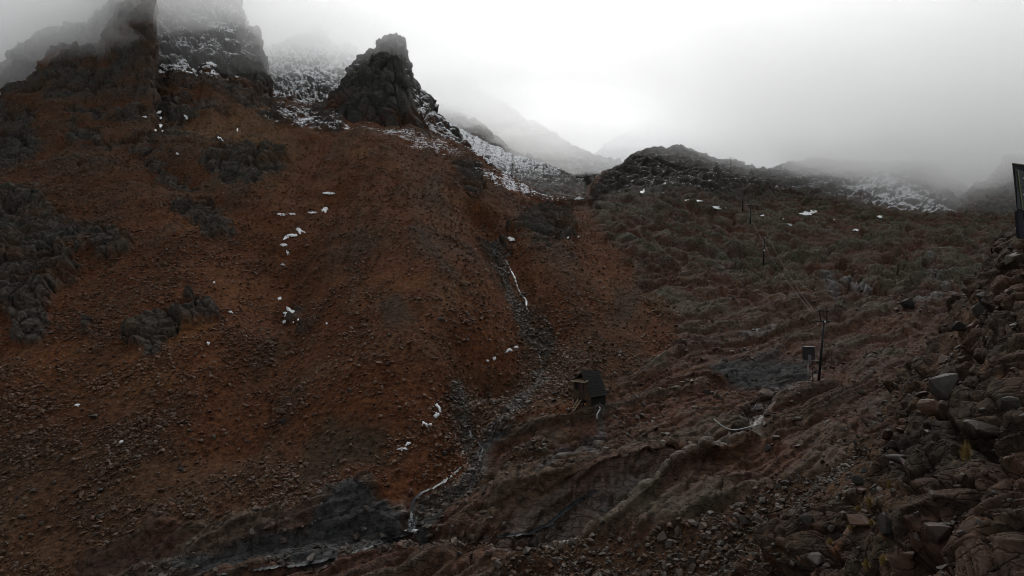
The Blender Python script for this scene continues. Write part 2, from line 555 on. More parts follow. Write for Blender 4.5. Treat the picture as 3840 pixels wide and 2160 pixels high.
def dress_main():
    P, px, py = A.P, A.px, A.py
    n = len(P)
    wob = 26 * fbm(P, (5, 5, 5), 3, 5) * np.clip(90 / P[:, 1], 0.35, 1.3) + 16 * fbm(P, (1.6, 1.6, 1.6), 2, 6)
    crag = np.zeros(n, f32)
    for poly in CRAGS:
        crag = np.maximum(crag, sstep(-12, 14, poly_sd(px, py, poly) + wob * 2.2 + 5))
    lava = sstep(-18, 22, poly_sd(px, py, LAVA) + wob)
    lava = np.where(poly_sd(px, py, LAVA) > 130, 1, lava)
    big = np.zeros(n, f32)
    # inside test beyond the 140 px margin of poly_sd is exact, so lava above is complete
    soil = np.zeros(n, f32)
    for poly in SOILS:
        soil = np.maximum(soil, sstep(-25, 30, poly_sd(px, py, poly) + 1.6 * wob))
    slab = np.zeros(n, f32)
    for poly in SLABS:
        slab = np.maximum(slab, sstep(-8, 22, poly_sd(px, py, poly) + 0.7 * wob))
    fan = sstep(-25, 30, poly_sd(px, py, FAN) + wob)
    sand = np.zeros(n, f32)
    for poly in SANDS:
        sand = np.maximum(sand, sstep(-35, 45, poly_sd(px, py, poly) + 1.5 * wob))
    # mottled crags high on the left mountain side
    skyl = np.interp(px, [560, 620, 680, 790, 890, 940, 1000, 1120, 1180, 1300], [262, 262, 240, 246, 282, 330, 362, 398, 404, 443])
    rim = sstep(130, 25, py - skyl + 1.3 * wob) * sstep(570, 600, px) * sstep(1330, 1250, px)
    hi = sstep(760, 560, py + 0.12 * px) * sstep(1000, 700, px)
    crest = sstep(420, 330, py + 0.05 * px) * sstep(640, 520, px)
    crag = np.maximum(crag, hi * sstep(-0.02, 0.2, fbm(P, (16, 16, 11), 4, 9)))
    crag = np.maximum(crag, crest * sstep(-0.9, -0.3, fbm(P, (10, 10, 8), 3, 10) + 0.9 * sstep(190, 90, py) - 0.45))
    crag = np.maximum(crag, sstep(0.2, 0.7, rim) * sstep(-0.3, 0.05, fbm(P, (9, 9, 7), 3, 13)))
    # the upper knoll on the right is bare dark rock
    knoll = sstep(800, 690, py) * sstep(2180, 2240, px)
    lava_bare = np.clip(lava * (1 - soil), 0, 1)

    # ---- channels cut into the bedrock
    ch1 = world_line([(3120, 1330), (3040, 1400), (2960, 1440), (2860, 1500), (2820, 1560), (2790, 1640), (2640, 1690), (2450, 1760), (2330, 1810), (2200, 1890), (2080, 1960), (1960, 2005)])
    d, t = seg_dist(P[:, 0], P[:, 1], ch1)
    wn = 0.35 * fbm(P, (2.2, 2.2, 2.2), 3, 11)
    wide = np.interp(t, [0, 3, 5, 7, 9, 11], [0.7, 0.9, 1.0, 1.3, 1.9, 2.0])
    deep = np.interp(t, [0, 3, 4.5, 6, 8, 9.5, 11], [0.6, 1.2, 1.8, 1.6, 3.0, 2.4, 1.0])
    P[:, 2] -= (deep * sstep(1.35, 0.45, (d + wn) / wide)).astype(f32)
    wetc = sstep(1.6, 0.5, (d + wn) / wide) * sstep(0, 2, t)
    ch2 = world_line([(1735, 1520), (1760, 1620), (1800, 1680), (1770, 1730), (1690, 1790), (1560, 1850), (1546, 1900)])
    d2, t2 = seg_dist(P[:, 0], P[:, 1], ch2)
    P[:, 2] -= (0.5 * sstep(1.4, 0.4, (d2 + wn) / 0.9)).astype(f32)
    wetc = np.maximum(wetc, sstep(1.8, 0.5, (d2 + wn) / 0.9))
    # the stream bed under the rock step at the foot of the scree
    GORGE = [(150, 2300), (330, 2100), (620, 2050), (900, 2035), (1150, 1975), (1320, 1925), (1480, 1925), (1550, 1925), (1640, 1955), (1760, 1975), (1960, 1975), (2060, 1960), (2090, 1995), (1960, 2035), (1700, 2045), (1500, 2030), (1300, 2080), (1080, 2120), (700, 2150), (500, 2300)]
    g = sstep(-9, 9, poly_sd(px, py, GORGE) + 0.45 * wob)
    P[:, 2] -= (0.45 + 0.9 * sstep(2075, 1960, py)) * g
    # undercut ledge over the lower channel
    dd, tt = seg_dist(P[:, 0], P[:, 1], world_line([(1900, 1860), (2080, 1830), (2250, 1770), (2420, 1720), (2520, 1690)]))
    P[:, 2] += (1.1 * np.exp(-((dd) / 1.4) ** 2)).astype(f32)
    for line, w_, h_ in (([(2060, 2010), (2250, 1880), (2450, 1790), (2600, 1720), (2780, 1660)], 1.0, 0.9), ([(2560, 1760), (2700, 1680), (2900, 1650)], 1.1, 0.6),
                         ([(1780, 1640), (2000, 1570), (2150, 1545), (2330, 1560)], 1.2, 0.7), ([(1280, 2130), (1500, 2090), (1800, 2120), (2000, 2130)], 1.2, 0.8),
                         ([(1180, 1900), (1320, 1830), (1390, 1810), (1450, 1870)], 1.5, 0.35), ([(600, 1990), (800, 1990), (1000, 1950)], 0.8, 0.7)):
        dd, tt = seg_dist(P[:, 0], P[:, 1], world_line(line))
        P[:, 2] += (h_ * np.exp(-(dd / w_) ** 2)).astype(f32)

    # ---- rock relief
    nrm = A.normals()
    strike = np.array([[0.79, 0.61, 0], [-0.61, 0.79, 0], [0, 0, 1]], f32)
    Q = P @ strike.T
    Qw = Q + 0.9 * np.stack([fbm(P, (4, 4, 4), 1, 21), fbm(P, (4, 4, 4), 1, 22), fbm(P, (4, 4, 4), 1, 23)], -1)
    dist = P[:, 1]
    far = sstep(75, 135, dist)
    lump0 = on_mask(pillow, Qw, lava_bare, (12.0, 5.0, 6.0), 1)
    lump1 = on_mask(pillow, Qw, lava_bare, (3.6, 1.35, 1.6), 2)
    lump2 = on_mask(pillow, Qw, np.maximum(lava_bare, dist < 120), (1.2, 0.5, 0.6), 3)
    blk0 = on_mask(blocks, Qw, lava_bare * far, (9.0, 6.0, 6.0), 12)
    blk1 = on_mask(blocks, Qw, lava_bare, (3.0, 1.5, 1.5), 13)
    blk2 = on_mask(blocks, Qw, lava_bare, (1.0, 0.6, 0.6), 14)
    fine = fbm(P, (1.2, 1.2, 1.2), 4, 31, 0.6)
    big_w = np.stack([fine, fine, fbm(P, (12, 12, 12), 2, 34) * 1.6], -1)
    ledge = fbm(Q, (7.0, 1.6, 2.0), 4, 32, 0.55, True)
    strata = on_mask(fbm, P + 1.2 * big_w, lava_bare * far, (9.0, 9.0, 1.7), 3, 33, 0.5, True)
    rough = lava_bare * (1 - 0.75 * slab)
    nearw = 1 - far
    mound = on_mask(pillow, Qw, lava_bare * far, (17.0, 13.0, 9.0), 18)
    knob = on_mask(pillow, Qw, lava_bare * far, (7.0, 6.0, 5.0), 19)
    w1 = fbm(Q, (16, 8, 8), 2, 35, 0.4)
    w2s = fbm(Q, (4.5, 3.0, 3.0), 1, 36)
    tilt = Q[:, 1] + 0.25 * Q[:, 2]
    lap0 = sheets((tilt + 5.0 * w1 + 1.0 * w2s) / 6.5)
    lap1 = sheets((tilt + 3.0 * w1 + 1.3 * w2s) / 2.1)
    lap2 = sheets((tilt + 2.0 * w1 + 0.9 * w2s) / 0.8)
    lapf = sheets((tilt + 9.0 * w1 + 2.0 * w2s) / 15.0)
    some = sstep(-0.35, 0.35, fbm(P, (8, 8, 8), 3, 37))
    disp = rough * (0.7 * (lump0 - 0.7) + far * (2.6 * (mound - 0.7) + 2.1 * (knob - 0.7) + 2.2 * blk0 + 0.7 * lapf + 0.9 * strata)
                    + (0.85 - 0.45 * far) * lap0 + (0.42 - 0.22 * far) * lap1 * (0.4 + 0.6 * some) + nearw * 0.19 * lap2 * (0.35 + 0.65 * some)
                    + 0.30 * (lump1 - 0.7) * (1 - 0.5 * some) + 0.48 * blk1 * (1 - 0.5 * some) + nearw * (0.09 * blk2 * (1 - 0.4 * some) + 0.05 * (lump2 - 0.7)) + 0.025 * fine)
    disp += slab * lava * (0.40 * lap0 + 0.14 * lap1 + 0.05 * fine + 0.22 * blk1)
    # crags: broken columns
    cm = crag * (1 - lava_bare)
    lean = P + np.stack([0.35 * P[:, 2] + 0.8 * w2s, 0.5 * w2s, 0.5 * w2s], -1)
    c0 = on_mask(blocks, lean, cm, (4.6, 4.6, 9.5), 4)
    c1 = on_mask(blocks, lean, cm, (1.7, 1.7, 3.8), 5)
    c2 = on_mask(blocks, lean, cm, (0.8, 0.8, 1.5), 6)
    disp += cm * (2.4 * c0 + 1.0 * c1 + 0.20 * c2 + 0.9)
    # scree
    scree = np.clip(1 - lava_bare - cm, 0, 1)
    cl = fbm(P, (3.5, 3.5, 3.5), 4, 41, 0.6)
    fall = np.stack([P[:, 0] + 0.15 * P[:, 1], 0.10 * P[:, 1], 0.10 * P[:, 2]], -1)
    rill = fbm(fall, (5.0, 3.0, 3.0), 4, 42, 0.55)
    disp += scree * (0.14 * fine + 0.30 * cl * (1 + far) + 0.08 * (lump2 - 0.7) + (0.8 + 1.2 * far) * rill)
    P += nrm * np.clip(disp, -3, 6)[:, None].astype(f32)

    # ---- colour of the material
    big1 = fbm(P, (14, 14, 14), 4, 51)
    big2 = fbm(P, (5, 5, 5), 4, 52)
    col = mixc(np.broadcast_to(C_RED, (n, 3)), C_ORANGE, sstep(0.0, 0.6, big1 + 0.5 * big2) * 0.75)
    col = mixc(col, C_BROWN, sstep(0.0, 0.5, -big1 + 0.4 * big2) * 0.8)
    streak = fbm(P * np.array([1, 0.25, 0.25], f32), (4, 4, 4), 4, 53)
    col = mixc(col, C_BROWN * 0.8, sstep(0.1, 0.5, streak) * 0.6)
    col = mixc(col, C_DARKSAND * 1.1, sstep(0.0, 0.45, rill) * 0.55)
    col = mixc(col, C_RED * 1.15, sstep(0.05, 0.5, -rill) * 0.5)
    col = mixc(col, C_DARKSAND, sand * 0.9)
    col = mixc(col, C_BROWN * np.array([1.05, 1.1, 1.15], f32), fan * 0.85)
    ochre = sstep(-60, 60, poly_sd(px, py, [(640, 420), (980, 360), (1120, 560), (1000, 720), (820, 640), (620, 560)]) + 2 * wob)
    col = mixc(col, np.array([0.092, 0.050, 0.022], f32), ochre * 0.7)
    brown_left = sstep(900, 300, px + 0.5 * (py - 500)) * sstep(1300, 700, py)  # the scree itself turns a darker brown towards the upper left
    col = mixc(col, C_BROWN * 0.75, brown_left * 0.55)
    lc = mixc(np.broadcast_to(C_PURPLE, (n, 3)), np.array([0.074, 0.034, 0.020], f32), sstep(-0.35, 0.35, fbm(P, (9, 9, 9), 4, 54)) * 0.85)
    lc = mixc(lc, C_BROWN, sstep(0.0, 0.5, fbm(P, (4, 4, 4), 4, 56)) * 0.6)
    top = 0.6 * lap0 + 0.4 * lap1 + 0.5 * far * lapf
    lc = mixc(lc, C_GREY * 1.1, sstep(0.0, 0.55, top + 0.8 * fbm(P, (8, 8, 8), 4, 58)) * 0.4)
    lc = mixc(lc, C_LICHEN, sstep(0.15, 0.55, fbm(P, (11, 11, 11), 4, 55) + 0.35 * top) * 0.55)
    lc = mixc(lc, C_LICHEN * 0.9, far * sstep(0.75, 1.15, 0.5 * mound + 0.7 * knob + 0.35 * fbm(P, (14, 14, 14), 3, 60)) * 0.75)
    lc = mixc(lc, np.array([0.064, 0.047, 0.033], f32), sstep(72, 52, dist) * sstep(-0.3, 0.25, fbm(P, (6, 6, 6), 4, 59) + 0.5 * top) * 0.6)
    lc = mixc(lc, C_GREY * 0.65, knoll * 0.85)
    lc = mixc(lc, C_SLAB, slab * 0.9)
    lc = mixc(lc, C_BROWN * 0.62, soil * 0.92)
    col = mixc(col, lc, np.maximum(lava, 0))
    cc = mixc(np.broadcast_to(C_CRAG, (n, 3)), C_LICHEN * 0.8, sstep(0.2, 0.6, big2) * 0.55)
    cc = mixc(cc, C_BROWN * 0.9, sstep(-0.1, 0.5, fbm(P, (6, 6, 6), 3, 57)) * 0.75)
    stony = sstep(1350, 1800, py) * sstep(1250, 500, px)
    col = mixc(col, np.array([0.046, 0.028, 0.017], f32), stony * 0.6 * (1 - lava))
    col = mixc(col, cc, cm * 0.85)
    # ---- snow: streaks below the peak, patches on the knolls, dust on the highest crags
    s1 = sstep(-60, 60, poly_sd(px, py, [(1150, 430), (1400, 450), (1700, 500), (1780, 620), (1620, 600), (1450, 560), (1300, 520), (1180, 500)]) + wob)
    s1b = sstep(-60, 60, poly_sd(px, py, [(930, 420), (1130, 400), (1280, 470), (1200, 530), (1060, 470)]) + wob)
    s2 = sstep(-50, 40, poly_sd(px, py, [(1800, 620), (1950, 650), (2080, 720), (2180, 745), (2150, 765), (2000, 750), (1900, 720), (1800, 680)]) + wob)
    s3 = knoll
    s4 = sstep(340, 240, py) * sstep(560, 600, px)
    snow = -0.5 + 0.98 * np.maximum(s1, s1b) + 1.15 * s2 + 0.80 * s3 + 0.95 * s4 + 0.32 * rim
    snow = np.where(np.maximum.reduce([s1, s1b, s2, s3, s4, rim]) < 0.02, -2.0, snow)
    wet = np.clip(wetc + 0.02 * slab * lava + 0.12 * lava_bare * (1 - slab) + 0.25 * g, 0, 1)
    # thin sheets of run-off on the lava slope
    seep = np.zeros(n, f32)
    for pl in ([(3080, 1040), (3135, 1105)], [(3480, 1000), (3570, 1100)], [(3180, 1060), (3260, 1080)], [(2300, 1690), (2100, 1690), (1980, 1780)], [(2250, 1560), (2260, 1640), (2110, 1690)], [(2900, 1225), (2800, 1240)], [(3420, 1130), (3520, 1110)]):
        dd, _ = seg_dist(px, py, pl)
        seep = np.maximum(seep, sstep(26, 4, dd + 0.9 * wob))
    bed, _ = seg_dist(px, py, [(1850, 880), (1880, 935), (1900, 990), (1935, 1050), (1960, 1110), (1985, 1165), (2050, 1200), (2055, 1245), (2020, 1290), (2030, 1350), (2010, 1420), (1960, 1490), (1890, 1570), (1790, 1640)])
    bed2, _ = seg_dist(px, py, [(1715, 1450), (1745, 1540), (1765, 1620), (1805, 1670), (1780, 1725), (1690, 1785), (1560, 1850)])
    bedm = np.maximum(sstep(30, 8, bed + 1.2 * wob), sstep(32, 8, bed2 + 1.1 * wob))
    col = mixc(col, C_GREY * 1.25, bedm * 0.8)
    wet = np.maximum(wet, bedm * 0.35)
    A.bed = bedm
    wet = np.maximum(wet, seep * 0.5)
    col = mixc(col, C_SLAB * 0.8, seep * 0.6)
    A.build('mountain_slope', M_TERRAIN, Col=col, snow=snow, wet=wet, rock=np.clip(lava_bare + cm, 0, 1))
    A.lava, A.scree, A.soil, A.fan, A.sand, A.crag, A.slab, A.gorge = lava_bare, scree, soil, fan, sand, cm, slab, g
    A.col = col
    A.nrm = A.normals()
    SHEETS.append(A)

dress_main()

# ------------------------------------------------------------------ crags and ridges above
def ridge(name, skyline, Y0, Y1, base_drop, cols_step, sub, amp=1.0, snow=-2.0, tint=None, mid=None, jag=1.0, size=1.0, red=0.0, x0=None, x1=None, smooth=False, base=None, foot_red=0.8):
    """a rocky ridge: its crest at Y1, its foot in front at Y0"""
    xs = [q[0] for q in skyline]
    foot = base if base else [(x, y + base_drop) for x, y in skyline]
    f = np.array(sorted(foot))
    s = np.array(sorted(skyline))
    cols = np.arange(xs[0], xs[-1], cols_step)
    fy = np.interp(cols, f[:, 0], f[:, 1])
    sy = np.interp(cols, s[:, 0], s[:, 1])
    line = np.stack([cols, cols * 0 + xs[0], cols * 0 + 3.3], -1).astype(f32)
    sy = sy + jag * (6.5 * fbm(line, (34, 34, 34), 4, 69, 0.62) + 3.0 * np.round(2 * fbm(line, (15, 15, 15), 2, 70)) / 2)     # teeth of the crest
    rows = []
    mids = mid if mid else [(0.0, 0.0), (0.35, 0.15), (0.72, 0.5), (1.0, 1.0)]
    for hv, yv in mids:
        rows.append([(c, fy[i] + (sy[i] - fy[i]) * hv, Y0 + (Y1 - Y0) * yv) for i, c in enumerate(cols)])
    rows.append([(c, sy[i] + 40, Y1 * 1.06) for i, c in enumerate(cols)])
    rows.append([(c, sy[i] + 300, Y1 * 1.25) for i, c in enumerate(cols)])
    S = Sheet(rows, cols, sub)
    P = S.P
    n = len(P)
    nrm = S.normals()
    fine = fbm(P, (1.6 * size,) * 3, 4, 61, 0.6)
    warp = 1.6 * size * np.stack([fbm(P, (7 * size,) * 3, 1, 62), fbm(P, (7 * size,) * 3, 1, 63), fbm(P, (7 * size,) * 3, 1, 64)], -1)
    lean = P + warp
    lean[:, 0] += 0.22 * P[:, 2]
    a = blocks(lean, (11 * size, 11 * size, 22 * size), 7)
    b = blocks(lean, (4.2 * size, 4.2 * size, 8.0 * size), 8)
    c = blocks(lean, (1.7 * size, 1.7 * size, 2.6 * size), 9)
    disp = amp * size * (4.6 * a + 2.3 * b + 0.7 * c + 0.15 * fine)
    if smooth:
        disp = amp * size * (1.8 * a + 0.8 * b + 0.4 * c + 0.6 * fine)
    P += nrm * disp[:, None].astype(f32)
    P[:, 2] += (jag * size * (0.7 * b + 0.3 * fine)).astype(f32)
    big = fbm(P, (12, 12, 12), 4, 65)
    col = mixc(np.broadcast_to(C_CRAG if tint is None else np.array(tint, f32), (n, 3)), C_GREY, sstep(-0.1, 0.5, big + 0.5 * b) * 0.7)
    col = mixc(col, C_LICHEN * 0.7, sstep(0.2, 0.6, fbm(P, (5, 5, 5), 3, 66)) * 0.4)
    if red or foot_red:
        col = mixc(col, C_RED * 0.75, np.maximum(red, foot_red * sstep(120, 10, np.interp(S.px, cols, fy) - S.py - 60)) * sstep(-0.3, 0.3, fbm(P, (9, 9, 9), 3, 67)))
    sn = snow(S) if callable(snow) else np.full(n, snow, f32)
    S.build(name, M_TERRAIN, Col=col, snow=sn, wet=np.full(n, 0.12, f32), rock=np.full(n, 1.0, f32))
    S.nrm = S.normals()
    SHEETS.append(S)
    return S

# the misty ridge behind the left crest
ridge('mountain_fin', [(-500, 420), (-150, 300), (0, 235), (60, 172), (100, 152), (150, 122), (178, 104), (205, 100), (280, 94), (332, 70), (372, 44), (400, 14), (430, -40), (480, -90), (560, -130), (572, -110)],
      232, 275, 0, 3.6, [30, 40, 46, 8, 8], amp=0.75, mid=[(0, 0), (0.3, 0.12), (0.7, 0.45), (1, 1)], red=0.3, base=[(-500, 640), (0, 450), (200, 330), (350, 330), (572, 330)])
# the snow-dusted face behind it
ridge('mountain_face', [(500, -130), (700, -110), (850, -80), (890, -30), (905, 8), (918, 58), (934, 78), (945, 92), (966, 106), (984, 158), (1000, 204), (997, 232), (1010, 300), (1060, 400), (1100, 470)],
      226, 318, 0, 3.6, [40, 44, 50, 8, 8], amp=1.0, snow=lambda S: (0.40 + 0.22 * sstep(350, 200, S.py) - 0.5 * sstep(190, 270, S.py) - 0.9 * sstep(330, 420, S.py) - 0.35 * sstep(930, 990, S.px) * sstep(230, 150, S.py)).astype(f32),
      base=[(500, 420), (800, 420), (1000, 450), (1100, 480)], mid=[(0, 0), (0.3, 0.25), (0.68, 0.6), (1, 1)])
# the snow bowl and the small peaks behind
ridge('mountain_bowl', [(930, 190), (1000, 172), (1060, 160), (1120, 130), (1160, 118), (1200, 111), (1225, 132), (1262, 163), (1275, 170), (1300, 161), (1322, 170), (1345, 205), (1372, 230), (1420, 300)],
      218, 400, 0, 3.6, [44, 40, 34, 8, 8], amp=0.85, snow=lambda S: (0.50 + 0.25 * sstep(420, 200, S.py) - 0.25 * sstep(200, 130, S.py)).astype(f32),
      base=[(930, 460), (1180, 470), (1420, 500)], mid=[(0, 0), (0.45, 0.45), (0.75, 0.75), (1, 1)])
# the main peak, with snow on its right flank
PEAK = [(1300, 270), (1340, 215), (1345, 206), (1362, 194), (1386, 170), (1396, 177), (1420, 150), (1446, 135), (1462, 130), (1486, 131), (1511, 146), (1526, 172), (1533, 192), (1534, 212), (1546, 252), (1553, 286),
        (1570, 316), (1578, 342), (1615, 376), (1631, 406), (1661, 442), (1701, 478), (1731, 522), (1782, 572), (1850, 624), (1905, 664), (1960, 705), (2040, 760)]
ridge('mountain_peak', PEAK, 214, 284, 0, 3.6, [40, 46, 50, 8, 8], amp=0.8, snow=lambda S: (0.44 + 0.22 * sstep(1500, 1560, S.px) - 0.15 * sstep(260, 190, S.py)).astype(f32),
      base=[(1300, 500), (1500, 520), (1620, 545), (1780, 640), (1900, 720), (2040, 790)], mid=[(0, 0), (0.3, 0.15), (0.7, 0.55), (1, 1)])
# the dark buttress in front of it
ridge('mountain_buttress', [(1130, 440), (1172, 420), (1212, 384), (1245, 345), (1282, 300), (1320, 262), (1362, 234), (1396, 212), (1425, 203), (1452, 198), (1475, 208), (1492, 224), (1510, 264), (1526, 292), (1540, 342), (1560, 402), (1592, 444), (1625, 500), (1660, 540)],
      211, 240, 0, 3.4, [36, 44, 44, 8, 8], amp=0.75, snow=lambda S: np.where(S.py < 330, -0.05, -0.35).astype(f32),
      base=[(1130, 462), (1180, 440), (1300, 478), (1500, 505), (1660, 560)], mid=[(0, 0), (0.35, 0.15), (0.75, 0.5), (1, 1)])
# snow slope in the cleft and the ridges behind it
ridge('mountain_snow_slope', [(1640, 440), (1690, 462), (1740, 490), (1840, 542), (1950, 584), (2100, 628), (2190, 684), (2240, 740), (2300, 800)],
      225, 430, 0, 3.6, [50, 40, 30, 6, 6], amp=0.7, smooth=True, snow=lambda S: (0.20 + 0.42 * sstep(720, 560, S.py)).astype(f32),
      base=[(1640, 640), (1850, 760), (2000, 820), (2300, 840)], mid=[(0, 0), (0.4, 0.3), (0.75, 0.65), (1, 1)], size=1.1)
ridge('mountain_back_ridge', [(1560, 350), (1620, 372), (1668, 388), (1702, 398), (1757, 432), (1826, 477), (1926, 571), (2025, 596), (2085, 626), (2195, 650), (2260, 700), (2320, 760)],
      435, 520, 0, 4.5, [20, 30, 30, 6, 6], amp=0.8, snow=0.32, size=1.5, base=[(1560, 560), (1950, 640), (2320, 800)], tint=(0.03, 0.031, 0.03))
ridge('mountain_far_ridge', [(1500, 270), (1570, 300), (1600, 305), (1640, 290), (1720, 285), (1800, 330), (1950, 430), (2200, 560), (2400, 640)],
      560, 640, 260, 7.0, [12, 20, 20, 6, 6], amp=0.8, snow=0.4, size=1.8)
# the great snowfield far up in the cloud
ridge('mountain_snowfield', [(2100, 690), (2200, 600), (2300, 520), (2480, 440), (2700, 395), (2950, 385), (3200, 390), (3350, 405), (3480, 440), (3560, 490), (3650, 560), (3720, 630), (3900, 700)],
      480, 760, 0, 6.0, [24, 34, 30, 6, 6], amp=0.8, smooth=True, snow=lambda S: (0.72 + 0.4 * sstep(3300, 2900, S.px)).astype(f32), size=2.4, base=[(2100, 800), (3000, 760), (3900, 820)], mid=[(0, 0), (0.4, 0.35), (0.75, 0.7), (1, 1)])
# knobs on the right, half in the cloud
ridge('mountain_knob', [(2820, 720), (2860, 662), (2886, 638), (2950, 608), (3060, 592), (3180, 600), (3305, 614), (3350, 605), (3406, 596), (3460, 600), (3494, 607), (3516, 634), (3564, 668), (3603, 690), (3660, 720), (3760, 790), (3860, 860)],
      318, 415, 0, 4.0, [36, 34, 30, 6, 6], amp=0.8, snow=lambda S: (0.38 + 0.30 * sstep(-60, 40, poly_sd(S.px, S.py, [(3200, 690), (3330, 660), (3480, 740), (3660, 830), (3640, 870), (3450, 860), (3300, 800)])) - 0.5 * sstep(3500, 3620, S.px) * sstep(780, 720, S.py)).astype(f32),
      base=[(2820, 800), (3090, 830), (3400, 880), (3860, 890)], mid=[(0, 0), (0.4, 0.25), (0.75, 0.6), (1, 1)], red=0.25, size=1.1)
ridge('mountain_shoulder', [(3560, 790), (3620, 720), (3655, 690), (3700, 672), (3735, 640), (3755, 620), (3778, 578), (3800, 572), (3824, 568), (3860, 585), (4000, 600), (4300, 640), (4700, 720)],
      285, 375, 0, 4.5, [36, 30, 26, 6, 6], amp=0.8, snow=-0.2, base=[(3560, 880), (4700, 900)], red=0.5, mid=[(0, 0), (0.4, 0.25), (0.75, 0.6), (1, 1)])
ridge('mountain_far_left', [(-700, -140), (-300, -40), (-80, 70), (0, 100), (20, 108), (45, 60), (110, 30), (220, -40), (420, -120), (600, -160)],
      330, 470, 0, 7.0, [20, 24, 24, 6, 6], amp=0.9, size=1.8, base=[(-700, 640), (0, 520), (600, 460)], tint=(0.034, 0.036, 0.03))

# ------------------------------------------------------------------ cloud hanging on the peaks
def cloud_material(name, density, albedo=(1.0, 1.0, 1.0)):
    m = bpy.data.materials.new(name)
    m.use_nodes = True
    nt = m.node_tree
    nt.nodes.clear()
    out = nt.nodes.new('ShaderNodeOutputMaterial')
    v = nt.nodes.new('ShaderNodeVolumePrincipled')
    v.inputs['Color'].default_value = (*albedo, 1)
    v.inputs['Density'].default_value = density
    v.inputs['Anisotropy'].default_value = 0.65
    nt.links.new(v.outputs[0], out.inputs['Volume'])
    m.cycles.homogeneous_volume = True
    return m

def cloud(name, x0, x1, y0, y1, base, front, top, density, label, rough=9.0, step=9.0, seed=0):
    """a closed bank of cloud: base(x, y) gives the height of its underside"""
    xs = np.arange(x0, x1 + step, step)
    ys = np.arange(y0, y1 + step, step)
    X, Yg = np.meshgrid(xs, ys)
    pts = np.stack([X.ravel(), Yg.ravel(), np.zeros(X.size)], -1).astype(f32)
    zb = base(pts[:, 0], pts[:, 1]) + rough * fbm(pts, (46, 46, 46), 4, 71 + seed) * 1.6
    zb = zb + np.clip(front - pts[:, 1], 0, None) * 2.2
    ex = np.minimum.reduce([pts[:, 0] - x0, x1 - pts[:, 0], y1 - pts[:, 1]]) / 60.0
    zt = top + 22 * fbm(pts, (90, 90, 90), 4, 75 + seed)
    zt = zb + np.clip(zt - zb, 0.5, None) * np.clip(ex, 0.01, 1) ** 0.7
    nr, nc = X.shape
    n = nr * nc
    idx = np.arange(n).reshape(nr, nc)
    V = np.concatenate([np.stack([pts[:, 0], pts[:, 1], zb], -1), np.stack([pts[:, 0], pts[:, 1], zt], -1)])
    q = np.stack([idx[:-1, :-1], idx[:-1, 1:], idx[1:, 1:], idx[1:, :-1]], -1).reshape(-1, 4)
    faces = [q[:, ::-1], q + n]
    for e in (idx[0], idx[-1][::-1], idx[:, 0][::-1], idx[:, -1]):
        faces.append(np.stack([e[:-1], e[1:], e[1:] + n, e[:-1] + n], -1))
    me = bpy.data.meshes.new(name)
    me.from_pydata(V.tolist(), [], np.concatenate(faces).tolist())
    me.materials.append(cloud_material(name + '_air', density))
    me.update()
    o = bpy.data.objects.new(name, me)
    ROOT.objects.link(o)
    o['kind'] = 'stuff'
    o['label'] = label
    o['category'] = 'cloud'
    return o

def blend(points, width):
    c = np.array(points, float)
    def f(x, y):
        w = np.exp(-((x[:, None] - c[:, 0]) ** 2 + (y[:, None] - c[:, 1]) ** 2) / width ** 2) + 1e-9
        return (w * c[:, 2]).sum(1) / w.sum(1)
    return f

CLOUD_BASE = blend([(-260, 240, 84), (-170, 240, 88), (-145, 280, 130), (-120, 300, 136), (-160, 320, 138), (-60, 280, 112), (-20, 430, 140), (40, 480, 154), (120, 430, 140), (170, 400, 76), (240, 380, 60), (330, 350, 62), (150, 650, 195), (-100, 500, 152)], 75)
for k, (lift, dens, tp, fr, lab) in enumerate(((-14, 0.0022, 205, 214, 'thin ragged veil of mist hanging lowest below the cloud'), (0, 0.006, 191, 224, 'pale grey cloud wrapped round the peaks and knobs'),
                                          (14, 0.010, 181, 236, 'thick white cloud swallowing the summits'))):
    cloud('cloud', -420, 420, 205, 800, (lambda x, y, l=lift: CLOUD_BASE(x, y) + l), fr, tp, dens, lab, seed=k)
cloud('cloud', 190, 480, 230, 430, blend([(200, 300, 140), (400, 300, 112)], 120), 236, 225, 0.0032, 'grey cloud drifting in over the shoulder beyond the cabin', seed=5)
cloud('cloud', -340, -128, 186, 300, blend([(-300, 230, 66), (-185, 230, 74), (-150, 240, 100), (-135, 260, 150)], 35), 196, 215, 0.006, 'thin grey mist clinging to the dark fin', seed=6, step=7.0)

def puff(x, y, z, sx, sy, sz, density, label, seed):
    """a ragged scrap of cloud"""
    bm = bmesh.new()
    bmesh.ops.create_icosphere(bm, subdivisions=5, radius=1.0)
    co = np.array([v.co[:] for v in bm.verts], f32)
    k = 1 + 0.55 * fbm(co + seed * 3.1, (0.8, 0.8, 0.8), 4, 120 + seed, 0.6)
    for v, kk in zip(bm.verts, k):
        v.co *= float(kk)
        v.co = Vector((v.co.x * sx, v.co.y * sy, v.co.z * sz))
    me = bpy.data.meshes.new('cloud_scrap')
    bm.to_mesh(me)
    bm.free()
    me.materials.append(cloud_material('cloud_scrap_air', density))
    o = bpy.data.objects.new('cloud_scrap', me)
    o.location = (x, y, z)
    ROOT.objects.link(o)
    o['kind'] = 'stuff'
    o['label'] = label
    o['category'] = 'cloud'

